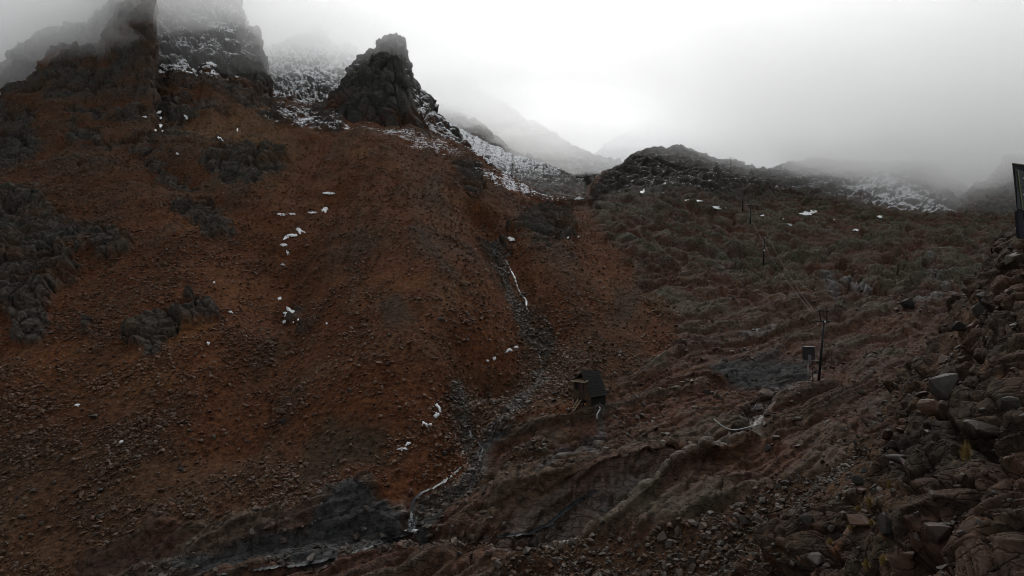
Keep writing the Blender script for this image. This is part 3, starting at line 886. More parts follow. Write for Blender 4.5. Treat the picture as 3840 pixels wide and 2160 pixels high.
for k, (px_, py_, Y_, sx, sy, sz, dn, lab) in enumerate((
        (3180, 560, 352, 46, 22, 13, 0.020, 'ragged scrap of white cloud over the misty knob'),
        (3480, 520, 345, 40, 22, 14, 0.018, 'pale cloud scrap drooping beside the cabin skyline'),
        (3640, 640, 300, 22, 14, 9, 0.020, 'small mist scrap in the gap before the shoulder'),
        (2900, 520, 430, 60, 24, 14, 0.016, 'long cloud scrap above the highest pole'),
        (2200, 560, 470, 70, 30, 22, 0.016, 'broad pale cloud scrap filling the notch'),
        (1780, 330, 380, 46, 26, 22, 0.014, 'soft cloud scrap behind the flank of the pinnacle'),
        (1230, 110, 300, 30, 16, 12, 0.012, 'thin cloud scrap over the snow bowl'),
        (700, 20, 240, 22, 12, 11, 0.012, 'mist scrap drifting before the snowy face'),
        (250, 150, 205, 26, 10, 8, 0.014, 'grey mist scrap drifting before the dark crest'))):
    c_ = p2w(px_, py_, Y_)
    puff(c_[0], c_[1], c_[2], sx, sy, sz, dn, lab, k)

# ------------------------------------------------------------------ the near bank of rubble
B_cols = np.concatenate([np.arange(2380, 3900, 3.4), np.linspace(3906, 4740, 50)])
B_rows = [
    [(2380, 2760, 30), (2700, 2760, 26), (3000, 2760, 18), (3400, 2760, 13), (3840, 2760, 9), (4740, 2760, 8)],
    [(2380, 2260, 37), (2700, 2190, 35), (3000, 2170, 27), (3400, 2165, 19), (3840, 2160, 14), (4740, 2160, 13)],
    [(2380, 2250, 38.0), (2700, 2150, 37), (3000, 1990, 32), (3400, 1850, 26), (3840, 1800, 18.5), (4740, 1800, 17)],
    [(2380, 2250, 39.0), (2700, 2132, 38.5), (3000, 1920, 37), (3400, 1590, 37), (3600, 1450, 33), (3840, 1400, 26), (4740, 1380, 25)],
    [(2380, 2250, 39.5), (2560, 2220, 39.2), (2700, 2120, 39.5), (2900, 1960, 41), (3050, 1840, 42), (3200, 1655, 44), (3350, 1485, 46), (3480, 1325, 47), (3560, 1200, 47.5), (3640, 1070, 47), (3700, 985, 46),
     (3735, 930, 44), (3770, 895, 42), (3840, 872, 40), (4000, 850, 40), (4740, 820, 40)],
]
B_rows.append([(x, y + 170, Y * 1.16) for x, y, Y in B_rows[-1]])
B_ = Sheet(B_rows, B_cols, [8, 84, 100, 110, 8])

def dress_bank():
    P, px, py = B_.P, B_.px, B_.py
    n = len(P)
    nrm = B_.normals()
    fine = fbm(P, (0.8, 0.8, 0.8), 4, 81, 0.6)
    W = P + 0.4 * np.stack([fine, fbm(P, (1.5,) * 3, 3, 82), fbm(P, (1.5,) * 3, 3, 83)], -1)
    a = blocks(W, (3.8, 3.0, 3.0), 15)
    b = blocks(W, (1.3, 1.0, 1.0), 16)
    c = blocks(W, (0.5, 0.4, 0.4), 17)
    soft = sstep(0.0, 0.35, fbm(P, (5, 5, 5), 3, 84))              # loose dirt between the blocks
    disp = (1 - 0.8 * soft) * (1.7 * a + 0.45 * b + 0.08 * c) + 0.08 * fine + 0.5 * fbm(P, (6, 6, 6), 3, 85)
    edge = sstep(2380, 2760, px)
    P += nrm * (disp * (0.25 + 0.75 * edge))[:, None].astype(f32)
    big = fbm(P, (3, 3, 3), 4, 86)
    col = mixc(np.broadcast_to(np.array([0.034, 0.027, 0.022], f32), (n, 3)), np.array([0.046, 0.031, 0.025], f32), sstep(-0.1, 0.5, big))
    col = mixc(col, C_LICHEN * 0.8, sstep(0.15, 0.5, fbm(P, (1.7,) * 3, 4, 87)) * 0.5)
    col = mixc(col, np.array([0.018, 0.015, 0.013], f32), sstep(0.05, 0.4, fbm(P, (2.2,) * 3, 3, 89)) * 0.7)
    col = mixc(col, np.array([0.062, 0.036, 0.026], f32), sstep(0.15, 0.45, fbm(P, (3.1,) * 3, 3, 90)) * 0.6)
    col = mixc(col, np.array([0.052, 0.032, 0.019], f32), soft * 0.9)
    col = mixc(col, C_ORANGE * 0.8, sstep(0.45, 0.65, fbm(P, (1.3,) * 3, 3, 88)) * 0.6)
    B_.build('near_bank', M_TERRAIN, Col=col * np.array([0.95, 0.80, 0.70], f32), snow=np.full(n, -2, f32), wet=np.full(n, 0.05, f32), rock=1 - 0.8 * soft)
    B_.col, B_.soft = col, soft
    B_.nrm = B_.normals()
    SHEETS.append(B_)

dress_bank()

# ------------------------------------------------------------------ finding the ground
GW, GH = 960, 540

def depth_map():
    pos = np.full((GH * GW, 3), np.nan, f32)
    nor = np.zeros((GH * GW, 3), f32)
    best = np.full(GH * GW, 1e9, f32)
    for S in SHEETS:
        x, y = w2p(S.P)
        ci = np.floor(x / 4).astype(int)
        cj = np.floor(y / 4).astype(int)
        ok = (ci >= 0) & (ci < GW) & (cj >= 0) & (cj < GH) & (S.P[:, 1] > 1)
        cell = (cj * GW + ci)[ok]
        idx = np.nonzero(ok)[0]
        d = S.P[idx, 1]
        o = np.argsort(-d, kind='stable')
        cell, idx, d = cell[o], idx[o], d[o]
        tmp = np.full(GH * GW, 1e9, f32)
        ti = np.full(GH * GW, -1)
        tmp[cell] = d
        ti[cell] = idx
        m = tmp < best
        best[m] = tmp[m]
        pos[m] = S.P[ti[m]]
        nor[m] = S.nrm[ti[m]]
    pos = pos.reshape(GH, GW, 3)
    nor = nor.reshape(GH, GW, 3)
    for _ in range(6):
        bad = np.isnan(pos[..., 0])
        for sh, ax in ((1, 0), (-1, 0), (1, 1), (-1, 1)):
            r = np.roll(pos, sh, ax)
            rn = np.roll(nor, sh, ax)
            f = bad & ~np.isnan(r[..., 0])
            pos[f] = r[f]
            nor[f] = rn[f]
            bad = np.isnan(pos[..., 0])
    return pos, nor

G_POS, G_NOR = depth_map()

def ground(px, py):
    """the point of the ground that is seen at (px, py), and its normal"""
    i = int(np.clip(px // 4, 0, GW - 1))
    j = int(np.clip(py // 4, 0, GH - 1))
    while np.isnan(G_POS[j, i, 0]) and j < GH - 1:
        j += 1
    P = G_POS[j, i].astype(float)
    return p2w(px, py, P[1]) if abs(py // 4 - j) < 1 else P, Vector(G_NOR[j, i].tolist())

def tagged(o, label, category, group=None):
    o['label'] = label
    o['category'] = category
    if group:
        o['group'] = group
    return o

# ------------------------------------------------------------------ stones and boulders
def rock_mesh(name, seed, flat=0.8, cuts=14, mat=None, detail=False):
    rng = random.Random(seed)
    bm = bmesh.new()
    for _ in range(cuts):
        v = Vector((rng.gauss(0, 1), rng.gauss(0, 1), rng.gauss(0, 1))).normalized() * rng.uniform(0.42, 0.56)
        bm.verts.new((v.x * rng.uniform(0.85, 1.15), v.y * 0.85, v.z * flat))
    r = bmesh.ops.convex_hull(bm, input=bm.verts[:])
    bmesh.ops.delete(bm, geom=[e for e in r['geom_interior'] if isinstance(e, bmesh.types.BMVert)], context='VERTS')
    if detail:
        bmesh.ops.bevel(bm, geom=bm.edges[:], offset=0.028, segments=1, affect='EDGES', profile=0.6)
        bmesh.ops.triangulate(bm, faces=bm.faces[:])
        bmesh.ops.subdivide_edges(bm, edges=[e for e in bm.edges if e.calc_length() > 0.2], cuts=1)
        for v in bm.verts:
            v.co *= 1 + rng.uniform(-0.035, 0.035)
    bmesh.ops.recalc_face_normals(bm, faces=bm.faces[:])
    me = bpy.data.meshes.new(name)
    bm.to_mesh(me)
    bm.free()
    if mat:
        me.materials.append(mat)
    return me

def stone_material(name, instancer):
    m, nt, b = mat_new(name)
    L = nt.links.new
    co = N(nt, 'ShaderNodeTexCoord')
    if instancer:
        a = N(nt, 'ShaderNodeAttribute', attribute_name='tint')
        a.attribute_type = 'INSTANCER'
        src = a.outputs['Color']
    else:
        a = N(nt, 'ShaderNodeObjectInfo')
        src = a.outputs['Color']
    n1 = N(nt, 'ShaderNodeTexNoise', Scale=3.0 if instancer else 4.0, Detail=6.0, Roughness=0.7)
    L(co.outputs['Object'], n1.inputs['Vector'])
    mr = N(nt, 'ShaderNodeMapRange')
    mr.inputs['From Min'].default_value = 0.3
    mr.inputs['From Max'].default_value = 0.7
    mr.inputs['To Min'].default_value = 0.55
    mr.inputs['To Max'].default_value = 1.45
    L(n1.outputs[0], mr.inputs['Value'])
    mul = N(nt, 'ShaderNodeVectorMath', operation='SCALE')
    L(src, mul.inputs[0])
    L(mr.outputs[0], mul.inputs['Scale'])
    if not instancer:
        # pale lichen blotches
        n2 = N(nt, 'ShaderNodeTexNoise', Scale=9.0, Detail=4.0, Roughness=0.6)
        L(co.outputs['Object'], n2.inputs['Vector'])
        m2 = N(nt, 'ShaderNodeMapRange')
        m2.inputs['From Min'].default_value = 0.60
        m2.inputs['From Max'].default_value = 0.70
        m2.inputs['To Max'].default_value = 0.5
        L(n2.outputs[0], m2.inputs['Value'])
        mx = N(nt, 'ShaderNodeMix', data_type='RGBA')
        L(m2.outputs[0], mx.inputs[0])
        L(mul.outputs[0], mx.inputs[6])
        mx.inputs[7].default_value = (0.060, 0.053, 0.038, 1)
        L(mx.outputs[2], b.inputs['Base Color'])
    else:
        L(mul.outputs[0], b.inputs['Base Color'])
    b.inputs['Roughness'].default_value = 0.6
    b.inputs['Specular IOR Level'].default_value = 0.2
    bump = N(nt, 'ShaderNodeBump', Strength=0.5, Distance=0.06)
    L(n1.outputs[0], bump.inputs['Height'])
    L(bump.outputs[0], b.inputs['Normal'])
    return m

M_STONE = stone_material('scree_stone', True)
M_ROCK = stone_material('boulder_rock', False)

stone_kinds = bpy.data.collections.new('stone_kinds')
for k in range(8):
    o = bpy.data.objects.new('stone', rock_mesh('stone', 100 + k, random.uniform(0.5, 0.8), 13, M_STONE))
    stone_kinds.objects.link(o)

def stone_nodes():
    ng = bpy.data.node_groups.new('lay_stones', 'GeometryNodeTree')
    ng.interface.new_socket('Geometry', in_out='INPUT', socket_type='NodeSocketGeometry')
    ng.interface.new_socket('Geometry', in_out='OUTPUT', socket_type='NodeSocketGeometry')
    gi, go = ng.nodes.new('NodeGroupInput'), ng.nodes.new('NodeGroupOutput')
    ci = ng.nodes.new('GeometryNodeCollectionInfo')
    ci.inputs['Collection'].default_value = stone_kinds
    ci.inputs['Separate Children'].default_value = True
    ci.inputs['Reset Children'].default_value = True
    ip = ng.nodes.new('GeometryNodeInstanceOnPoints')
    ip.inputs['Pick Instance'].default_value = True
    def named(name, kind):
        n = ng.nodes.new('GeometryNodeInputNamedAttribute')
        n.data_type = kind
        n.inputs['Name'].default_value = name
        return n.outputs[0]
    e2r = ng.nodes.new('FunctionNodeEulerToRotation')
    L = ng.links.new
    L(gi.outputs[0], ip.inputs['Points'])
    L(ci.outputs[0], ip.inputs['Instance'])
    L(named('which', 'INT'), ip.inputs['Instance Index'])
    L(named('rot', 'FLOAT_VECTOR'), e2r.inputs[0])
    L(e2r.outputs[0], ip.inputs['Rotation'])
    L(named('siz', 'FLOAT_VECTOR'), ip.inputs['Scale'])
    L(ip.outputs[0], go.inputs[0])
    return ng

STONE_NG = stone_nodes()

def lay_stones(name, label, P, siz, tint):
    n = len(P)
    me = bpy.data.meshes.new(name)
    me.vertices.add(n)
    me.vertices.foreach_set('co', P.astype(f32).ravel())
    a = me.attributes.new('rot', 'FLOAT_VECTOR', 'POINT')
    a.data.foreach_set('vector', np.stack([RNG.normal(0, 0.45, n), RNG.normal(0, 0.45, n), RNG.random(n) * 6.28], -1).astype(f32).ravel())
    a = me.attributes.new('siz', 'FLOAT_VECTOR', 'POINT')
    a.data.foreach_set('vector', (siz[:, None] * RNG.uniform(0.75, 1.3, (n, 3))).astype(f32).ravel())
    a = me.attributes.new('which', 'INT', 'POINT')
    a.data.foreach_set('value', RNG.integers(0, 8, n).astype(np.int32))
    a = me.attributes.new('tint', 'FLOAT_COLOR', 'POINT')
    a.data.foreach_set('color', np.concatenate([tint, np.ones((n, 1))], 1).astype(f32).ravel())
    o = bpy.data.objects.new(name, me)
    ROOT.objects.link(o)
    md = o.modifiers.new('lay_stones', 'NODES')
    md.node_group = STONE_NG
    o['kind'] = 'stuff'
    tagged(o, label, 'stones')
    return o

PALETTE = np.array([[0.105, 0.056, 0.029], [0.075, 0.043, 0.026], [0.130, 0.082, 0.047], [0.055, 0.046, 0.037], [0.048, 0.026, 0.017], [0.115, 0.047, 0.020], [0.038, 0.034, 0.030], [0.17, 0.135, 0.095]], f32)

def scatter(S, weight, count, base, cap, alpha, grey=0.0):
    w = np.clip(weight, 0, None).astype(float)
    vis = (S.px > -60) & (S.px < 3900) & (S.py < 2220)
    w *= vis
    w /= w.sum()
    i = RNG.choice(len(w), count, p=w)
    P = S.P[i].astype(float)
    d = P[:, 1]
    siz = np.minimum(base * d * (1 - RNG.random(count)) ** (-1 / alpha), cap)
    P += RNG.normal(0, 1, (count, 3)) * (0.0016 * d)[:, None] * np.array([1.5, 1.5, 0])
    P += S.nrm[i] * (siz * 0.10)[:, None]
    k = RNG.choice(len(PALETTE), count, p=[0.2, 0.2, 0.1, 0.12, 0.14, 0.14, 0.07, 0.03])
    t = PALETTE[k] * RNG.uniform(0.7, 1.25, (count, 1))
    t = t * 0.40 + S.col[i] * 0.66
    if grey:
        t = t * (1 - grey) + np.array([0.05, 0.049, 0.043]) * RNG.uniform(0.5, 1.7, (count, 1)) * grey
    return P, siz, t

def build_stones():
    P = A.P
    clump = np.clip(0.55 + 1.3 * fbm(P, (4.5, 4.5, 4.5), 4, 91), 0.05, 2) ** 1.5
    clump2 = np.clip(0.4 + 1.6 * fbm(P, (10, 4, 4), 4, 92), 0.05, 2)
    low = sstep(1000, 1650, A.py)
    w = A.scree * (clump * (0.5 + 0.9 * low) + 0.25 * clump2) * (1 - 0.85 * A.sand) * (1 + 1.2 * A.fan) * sstep(300, 520, A.py + 0.25 * A.px)
    w *= 1 - 0.5 * (A.P[:, 1] > 150)
    lay_stones('scree_stones', 'loose red-brown stones strewn over the scree slope', *scatter(A, w, 105000, 0.0017, 0.6, 1.95))
    w = A.lava * 0.10 * clump + A.soil * (0.5 + 0.6 * clump) + A.gorge * 1.2 * clump * (1 - 0.8 * A.slab) + 0.7 * A.fan * A.lava + 1.6 * A.bed
    lay_stones('stream_stones', 'loose stones and grit between the bedrock ledges', *scatter(A, w * (A.P[:, 1] < 130), 11000, 0.0030, 0.8, 1.8, 0.45))
    w = (0.25 + 1.0 * B_.soft) * np.clip(0.5 + 1.4 * fbm(B_.P, (2.5,) * 3, 3, 93), 0.05, 2) * sstep(2420, 2700, B_.px)
    lay_stones('bank_stones', 'small grey rubble filling the near bank', *scatter(B_, w, 4200, 0.0028, 0.4, 1.7, 0.5))

build_stones()

BOULDER_MESHES = [rock_mesh('boulder', 300 + k, random.uniform(0.6, 0.85), random.choice((12, 14, 16)), M_ROCK, True) for k in range(14)]
B_RNG = random.Random(5)
GREYS = [(0.044, 0.042, 0.037), (0.052, 0.046, 0.038), (0.034, 0.033, 0.031), (0.055, 0.050, 0.036)]
BROWNS = [(0.060, 0.038, 0.026), (0.075, 0.040, 0.023), (0.050, 0.033, 0.028)]

def boulder(px, py, w, h=None, color=None, label=None, group=None, sink=0.25, yaw=None, tilt=0.35):
    P, nn = ground(px, py)
    m = w / F * P[1]                                  # width in metres
    hm = (h if h else w * 0.7) / F * P[1]
    o = bpy.data.objects.new('boulder', B_RNG.choice(BOULDER_MESHES))
    ROOT.objects.link(o)
    o.scale = (m, m * B_RNG.uniform(0.7, 1.0), hm * 1.25)
    o.rotation_euler = (B_RNG.gauss(0, tilt), B_RNG.gauss(0, tilt), B_RNG.random() * 6.28 if yaw is None else yaw)
    o.location = Vector(P.tolist()) + Vector((0, 0.15 * m, hm * (0.5 - sink)))
    c = color if color else B_RNG.choice(GREYS + BROWNS)
    k = B_RNG.uniform(0.55, 0.85)
    o.color = (c[0] * k * 1.06, c[1] * k * 0.90, c[2] * k * 0.78, 1)
    return tagged(o, label, 'boulder', group)

GR, BR, RD = (0.042, 0.043, 0.040), (0.060, 0.042, 0.032), (0.085, 0.034, 0.018)
named_boulders = [
    (2000, 2050, 80, 48, GR, 'widest grey wedge-shaped boulder on the gravel below the dark cleft'),
    (2028, 2060, 36, 34, GR, 'grey pointed boulder close beside the widest wedge-shaped one'),
    (2078, 2082, 36, 30, GR, 'rounded grey-green boulder on dark soil near the wedge-shaped one'),
    (1948, 2125, 34, 24, (0.07, 0.06, 0.05), 'pale tan block alone on the dark soil by the lower edge'),
    (1540, 1858, 38, 34, (0.07, 0.03, 0.024), 'rounded reddish boulder perched above the small waterfall'),
    (1755, 1188, 30, 22, GR, 'dark grey boulder standing out on the smooth red debris cone'),
    (1650, 1205, 34, 24, GR, 'larger dark boulder low on the red debris cone'),
    (1745, 1215, 38, 26, RD, 'dull red boulder sunk into the debris cone'),
    (1458, 1262, 24, 20, GR, 'small dark boulder resting on a brown sand streak of the cone'),
    (1455, 1375, 26, 26, BR, 'brown upright boulder low on the debris cone'),
    (1310, 1475, 44, 26, GR, 'flat dark boulder cluster end on the lower cone'),
    (1058, 1590, 42, 32, (0.045, 0.034, 0.036), 'dark purplish boulder above the stony lower scree'),
    (345, 1572, 40, 30, GR, 'dark grey-green boulder alone on the lower scree'),
    (820, 1905, 36, 30, RD, 'orange-red block beside pale cobbles at the scree foot'),
    (670, 1755, 30, 34, (0.06, 0.034, 0.03), 'squarish reddish block in the stony lower scree'),
    (1965, 1110, 30, 24, GR, 'grey boulder splitting the upper stream'),
    (1900, 1545, 60, 36, (0.055, 0.05, 0.05), 'broad flat-topped boulder where the stream spreads over gravel'),
    (2655, 1475, 34, 22, GR, 'small pale-topped boulder below the smooth slab'),
    (2812, 1562, 34, 30, (0.07, 0.065, 0.06), 'pale round boulder wedged in the dark cleft beside the hose'),
    (3382, 1740, 108, 66, (0.05, 0.05, 0.046), 'long rounded grey boulder high on the near rubble bank'),
    (3200, 1880, 92, 74, (0.036, 0.038, 0.038), 'dark flat slab leaning on the near rubble bank'),
    (3220, 1812, 56, 44, GR, 'angular grey block just above the leaning dark slab'),
    (3060, 2120, 120, 76, (0.05, 0.047, 0.045), 'big blocky grey boulder at the foot of the near bank'),
    (3735, 1555, 70, 64, (0.055, 0.05, 0.045), 'smooth egg-shaped boulder set in the steep near bank'),
    (3780, 1960, 110, 90, (0.05, 0.036, 0.038), 'purplish flat-faced boulder deep in the near bank'),
    (3480, 1760, 80, 60, (0.048, 0.045, 0.04), 'rounded boulder with a pale rim right of the long grey one'),
    (3420, 1150, 70, 60, GR, 'upright lichen-grey block near the top of the bank'),
    (3690, 1180, 80, 74, GR, 'stout grey block below the dark cabin'),
    (3610, 1260, 70, 100, (0.04, 0.042, 0.04), 'tall narrow grey slab standing in the bank'),
    (3560, 1480, 130, 150, (0.045, 0.045, 0.042), 'largest smooth grey boulder of the near bank'),
    (3400, 2110, 110, 60, (0.075, 0.036, 0.024), 'rusty red boulder low in the near bank'),
    (3700, 2080, 120, 70, (0.05, 0.038, 0.042), 'violet-grey flat boulder at the lower corner of the bank'),
    (3360, 1455, 40, 34, (0.07, 0.068, 0.06), 'pale angular block above loose talus'),
    (2880, 1690, 40, 34, (0.05, 0.05, 0.045), 'pointed grey rock among rubble between the ledges'),
    (2790, 1960, 70, 34, GR, 'long low grey rock on the dark soil'),
    (3030, 1965, 60, 44, (0.045, 0.047, 0.043), 'square grey-green rock at the bank foot'),
    (2930, 2050, 40, 34, BR, 'brown rock with a pale neighbour at the bank foot'),
    (2745, 2095, 46, 44, (0.06, 0.05, 0.045), 'low brown block half buried in dark soil'),
]
for x, y, w_, h_, c_, lab in named_boulders:
    boulder(x, y, w_, h_, c_, lab)

LANDMARKS = [(x, y, lab) for x, y, lab in (
    (3382, 1740, 'the long rounded grey boulder'), (3200, 1880, 'the leaning dark slab'), (3060, 2120, 'the big blocky boulder'), (3735, 1555, 'the egg-shaped boulder'), (3780, 1960, 'the purplish flat-faced boulder'),
    (3420, 1150, 'the top of the bank'), (3690, 1180, 'the stout block below the cabin'), (3610, 1260, 'the tall narrow slab'), (3560, 1480, 'the largest smooth boulder'), (3400, 2110, 'the rusty red boulder'),
    (3700, 2080, 'the violet-grey boulder'), (3610, 1690, 'the biggest grass tussock'), (3295, 1880, 'the pair of tussocks'), (3500, 2085, 'the lower spiky tussock'), (3030, 1965, 'the bank foot'), (3800, 1000, 'the cabin post'),
    (2600, 2100, 'the long low rock'), (2880, 1690, 'the rubble between ledges'), (2745, 2095, 'the half-buried brown block'), (3150, 1650, 'the bank edge'), (3290, 1530, 'the pale angular block'), (2930, 2050, 'the foot of the bank'),
    (2250, 1560, 'the hut'), (2000, 1500, 'the spreading stream'), (1900, 1545, 'the broad flat-topped boulder'), (1740, 1560, 'the stream bend'), (1660, 1720, 'the narrow lower stream'), (1820, 1610, 'the first bedrock ledge'),
    (345, 1572, 'the lone dark scree boulder'), (670, 1755, 'the squarish reddish block'), (820, 1905, 'the orange-red block'), (1058, 1590, 'the purplish scree boulder'), (290, 1520, 'the snow fleck on the lower scree'), (455, 1657, 'the second snow fleck'),
    (80, 1950, 'the bottom corner of the scree'), (560, 1980, 'the grey rock step'), (950, 1930, 'the top of the rock step'), (1150, 1620, 'the brown sand streak'), (850, 1560, 'the middle of the stony scree'), (480, 1850, 'the scree foot'),
    (1545, 1985, 'the waterfall pool'), (1300, 2080, 'the lower stream bed'), (2000, 2050, 'the widest wedge-shaped boulder'), (1750, 2050, 'the gravel below the cleft'))]
COLOUR_WORDS = {}

def colour_word(c):
    if c[0] > 1.9 * c[2]: return 'rusty'
    if c[0] > 1.35 * c[2]: return 'brown'
    if sum(c) > 0.14: return 'pale grey'
    if sum(c) < 0.108: return 'dark'
    return 'grey'

def scatter_boulders(n, poly, lo, hi, where, group, colors):
    xs, ys = [q[0] for q in poly], [q[1] for q in poly]
    k = 0
    while k < n:
        x, y = B_RNG.uniform(min(xs), max(xs)), B_RNG.uniform(min(ys), max(ys))
        if poly_sd(np.array([x], f32), np.array([y], f32), poly)[0] < 4:
            continue
        w = min(lo * (1 - B_RNG.random()) ** (-1 / 1.7), hi)
        c = B_RNG.choice(colors)
        lx, ly, lab = min(LANDMARKS, key=lambda q: (q[0] - x) ** 2 + (q[1] - y) ** 2)
        side = ('above' if y < ly else 'below') if abs(y - ly) > abs(x - lx) else 'beside'
        sz = 'big' if w > lo * 2.2 else 'middling' if w > lo * 1.4 else 'small'
        boulder(x, y, w, w * B_RNG.uniform(0.55, 0.85), c, sz + ' ' + colour_word(c) + ' ' + where + ' ' + side + ' ' + lab, group)
        k += 1

scatter_boulders(104, [(2960, 2150), (3120, 1960), (3300, 1680), (3430, 1480), (3560, 1290), (3680, 1080), (3760, 960), (3835, 960), (3835, 2150)], 34, 150, 'rubble block', 'blocks of the near rubble bank', GREYS + BROWNS + BROWNS)
scatter_boulders(40, [(2560, 2150), (2700, 1960), (2900, 1800), (3100, 1680), (3250, 1560), (3330, 1500), (3300, 1700), (3100, 1950), (2950, 2150)], 16, 44, 'loose rock', 'loose rocks on the dark soil', GREYS + BROWNS)
scatter_boulders(30, [(1740, 1480), (2150, 1440), (2200, 1500), (1900, 1560), (1780, 1640), (1640, 1740), (1600, 1700)], 13, 32, 'cobble', 'cobbles of the gravel fan', BROWNS + GREYS)
scatter_boulders(46, [(30, 1750), (350, 1560), (900, 1440), (1250, 1500), (1050, 1750), (900, 1920), (500, 1960), (60, 2080)], 13, 34, 'half-buried rock', 'rocks at the scree foot', BROWNS + [(0.075, 0.062, 0.045)] + GREYS)
scatter_boulders(16, [(1180, 2060), (1500, 2040), (2000, 2000), (2050, 2110), (1500, 2140), (1200, 2150)], 16, 40, 'streamside rock', 'rocks beside the lower stream bed', GREYS + BROWNS)

# ------------------------------------------------------------------ small mesh builder
def simple_mat(name, color, rough=0.7, metal=0.0, noise=0.25, scale=6.0, spec=0.3, stretch=(1, 1, 1)):
    m, nt, b = mat_new(name)
    L = nt.links.new
    co = N(nt, 'ShaderNodeTexCoord')
    mp = N(nt, 'ShaderNodeMapping')
    mp.inputs['Scale'].default_value = stretch
    n1 = N(nt, 'ShaderNodeTexNoise', Scale=scale, Detail=6.0, Roughness=0.65)
    L(co.outputs['Object'], mp.inputs[0])
    L(mp.outputs[0], n1.inputs['Vector'])
    mr = N(nt, 'ShaderNodeMapRange')
    mr.inputs['From Min'].default_value = 0.3
    mr.inputs['From Max'].default_value = 0.7
    mr.inputs['To Min'].default_value = 1 - noise
    mr.inputs['To Max'].default_value = 1 + noise
    L(n1.outputs[0], mr.inputs['Value'])
    mul = N(nt, 'ShaderNodeVectorMath', operation='SCALE')
    mul.inputs[0].default_value = color
    L(mr.outputs[0], mul.inputs['Scale'])
    L(mul.outputs[0], b.inputs['Base Color'])
    b.inputs['Roughness'].default_value = rough
    b.inputs['Metallic'].default_value = metal
    b.inputs['Specular IOR Level'].default_value = spec
    return m

M_WOOD = simple_mat('weathered_plank', (0.058, 0.034, 0.018), 0.8, noise=0.5, scale=5, stretch=(1, 1, 6))
M_WOODDARK = simple_mat('dark_timber', (0.030, 0.022, 0.017), 0.8, noise=0.35, scale=5)
M_ROOF = simple_mat('dark_roofing', (0.024, 0.025, 0.022), 0.75, noise=0.3, scale=3, spec=0.12)
M_ROOFWALL = simple_mat('tarred_wall', (0.018, 0.018, 0.016), 0.8, noise=0.25, scale=3, spec=0.1)
M_PALEWOOD = simple_mat('pale_worn_wood', (0.34, 0.27, 0.18), 0.75, noise=0.3, scale=8)
M_STEELDARK = simple_mat('dark_pole_steel', (0.014, 0.013, 0.015), 0.6, noise=0.25, scale=4, spec=0.2)
M_GALV = simple_mat('galvanised_steel', (0.20, 0.21, 0.21), 0.45, 0.6, noise=0.25, scale=7)
M_CABINET = simple_mat('brown_cabinet_paint', (0.026, 0.019, 0.021), 0.6, noise=0.2, scale=3)
M_PLATE = simple_mat('white_plate', (0.72, 0.72, 0.68), 0.6, noise=0.06, scale=9)
M_NOTICE = simple_mat('grey_notice', (0.13, 0.12, 0.12), 0.6, noise=0.12, scale=9)
M_CABLE = simple_mat('pale_cable', (0.12, 0.105, 0.10), 0.6, noise=0.2, scale=0.6)
M_CABLEDARK = simple_mat('black_cable', (0.012, 0.012, 0.012), 0.6, noise=0.2, scale=0.6)
M_HOSE = simple_mat('pale_hose', (0.42, 0.43, 0.42), 0.5, noise=0.45, scale=5)
M_PIPEWHITE = simple_mat('white_pipe_plastic', (0.8, 0.8, 0.72), 0.5, noise=0.08, scale=8)
M_DOOR = simple_mat('red_brown_door', (0.042, 0.021, 0.018), 0.7, noise=0.25, scale=4, stretch=(1, 1, 4))
M_GLASS = simple_mat('dark_window_glass', (0.012, 0.013, 0.015), 0.12, noise=0.1, scale=2, spec=0.5)
M_CABINFRAME = simple_mat('violet_black_frame', (0.008, 0.0065, 0.012), 0.55, noise=0.2, scale=4, spec=0.25)
M_CABINPANEL = simple_mat('grey_glazed_panel', (0.028, 0.030, 0.031), 0.35, noise=0.12, scale=2, spec=0.4)
M_CABINEDGE = simple_mat('olive_edge_strip', (0.15, 0.15, 0.07), 0.5, noise=0.2, scale=6)

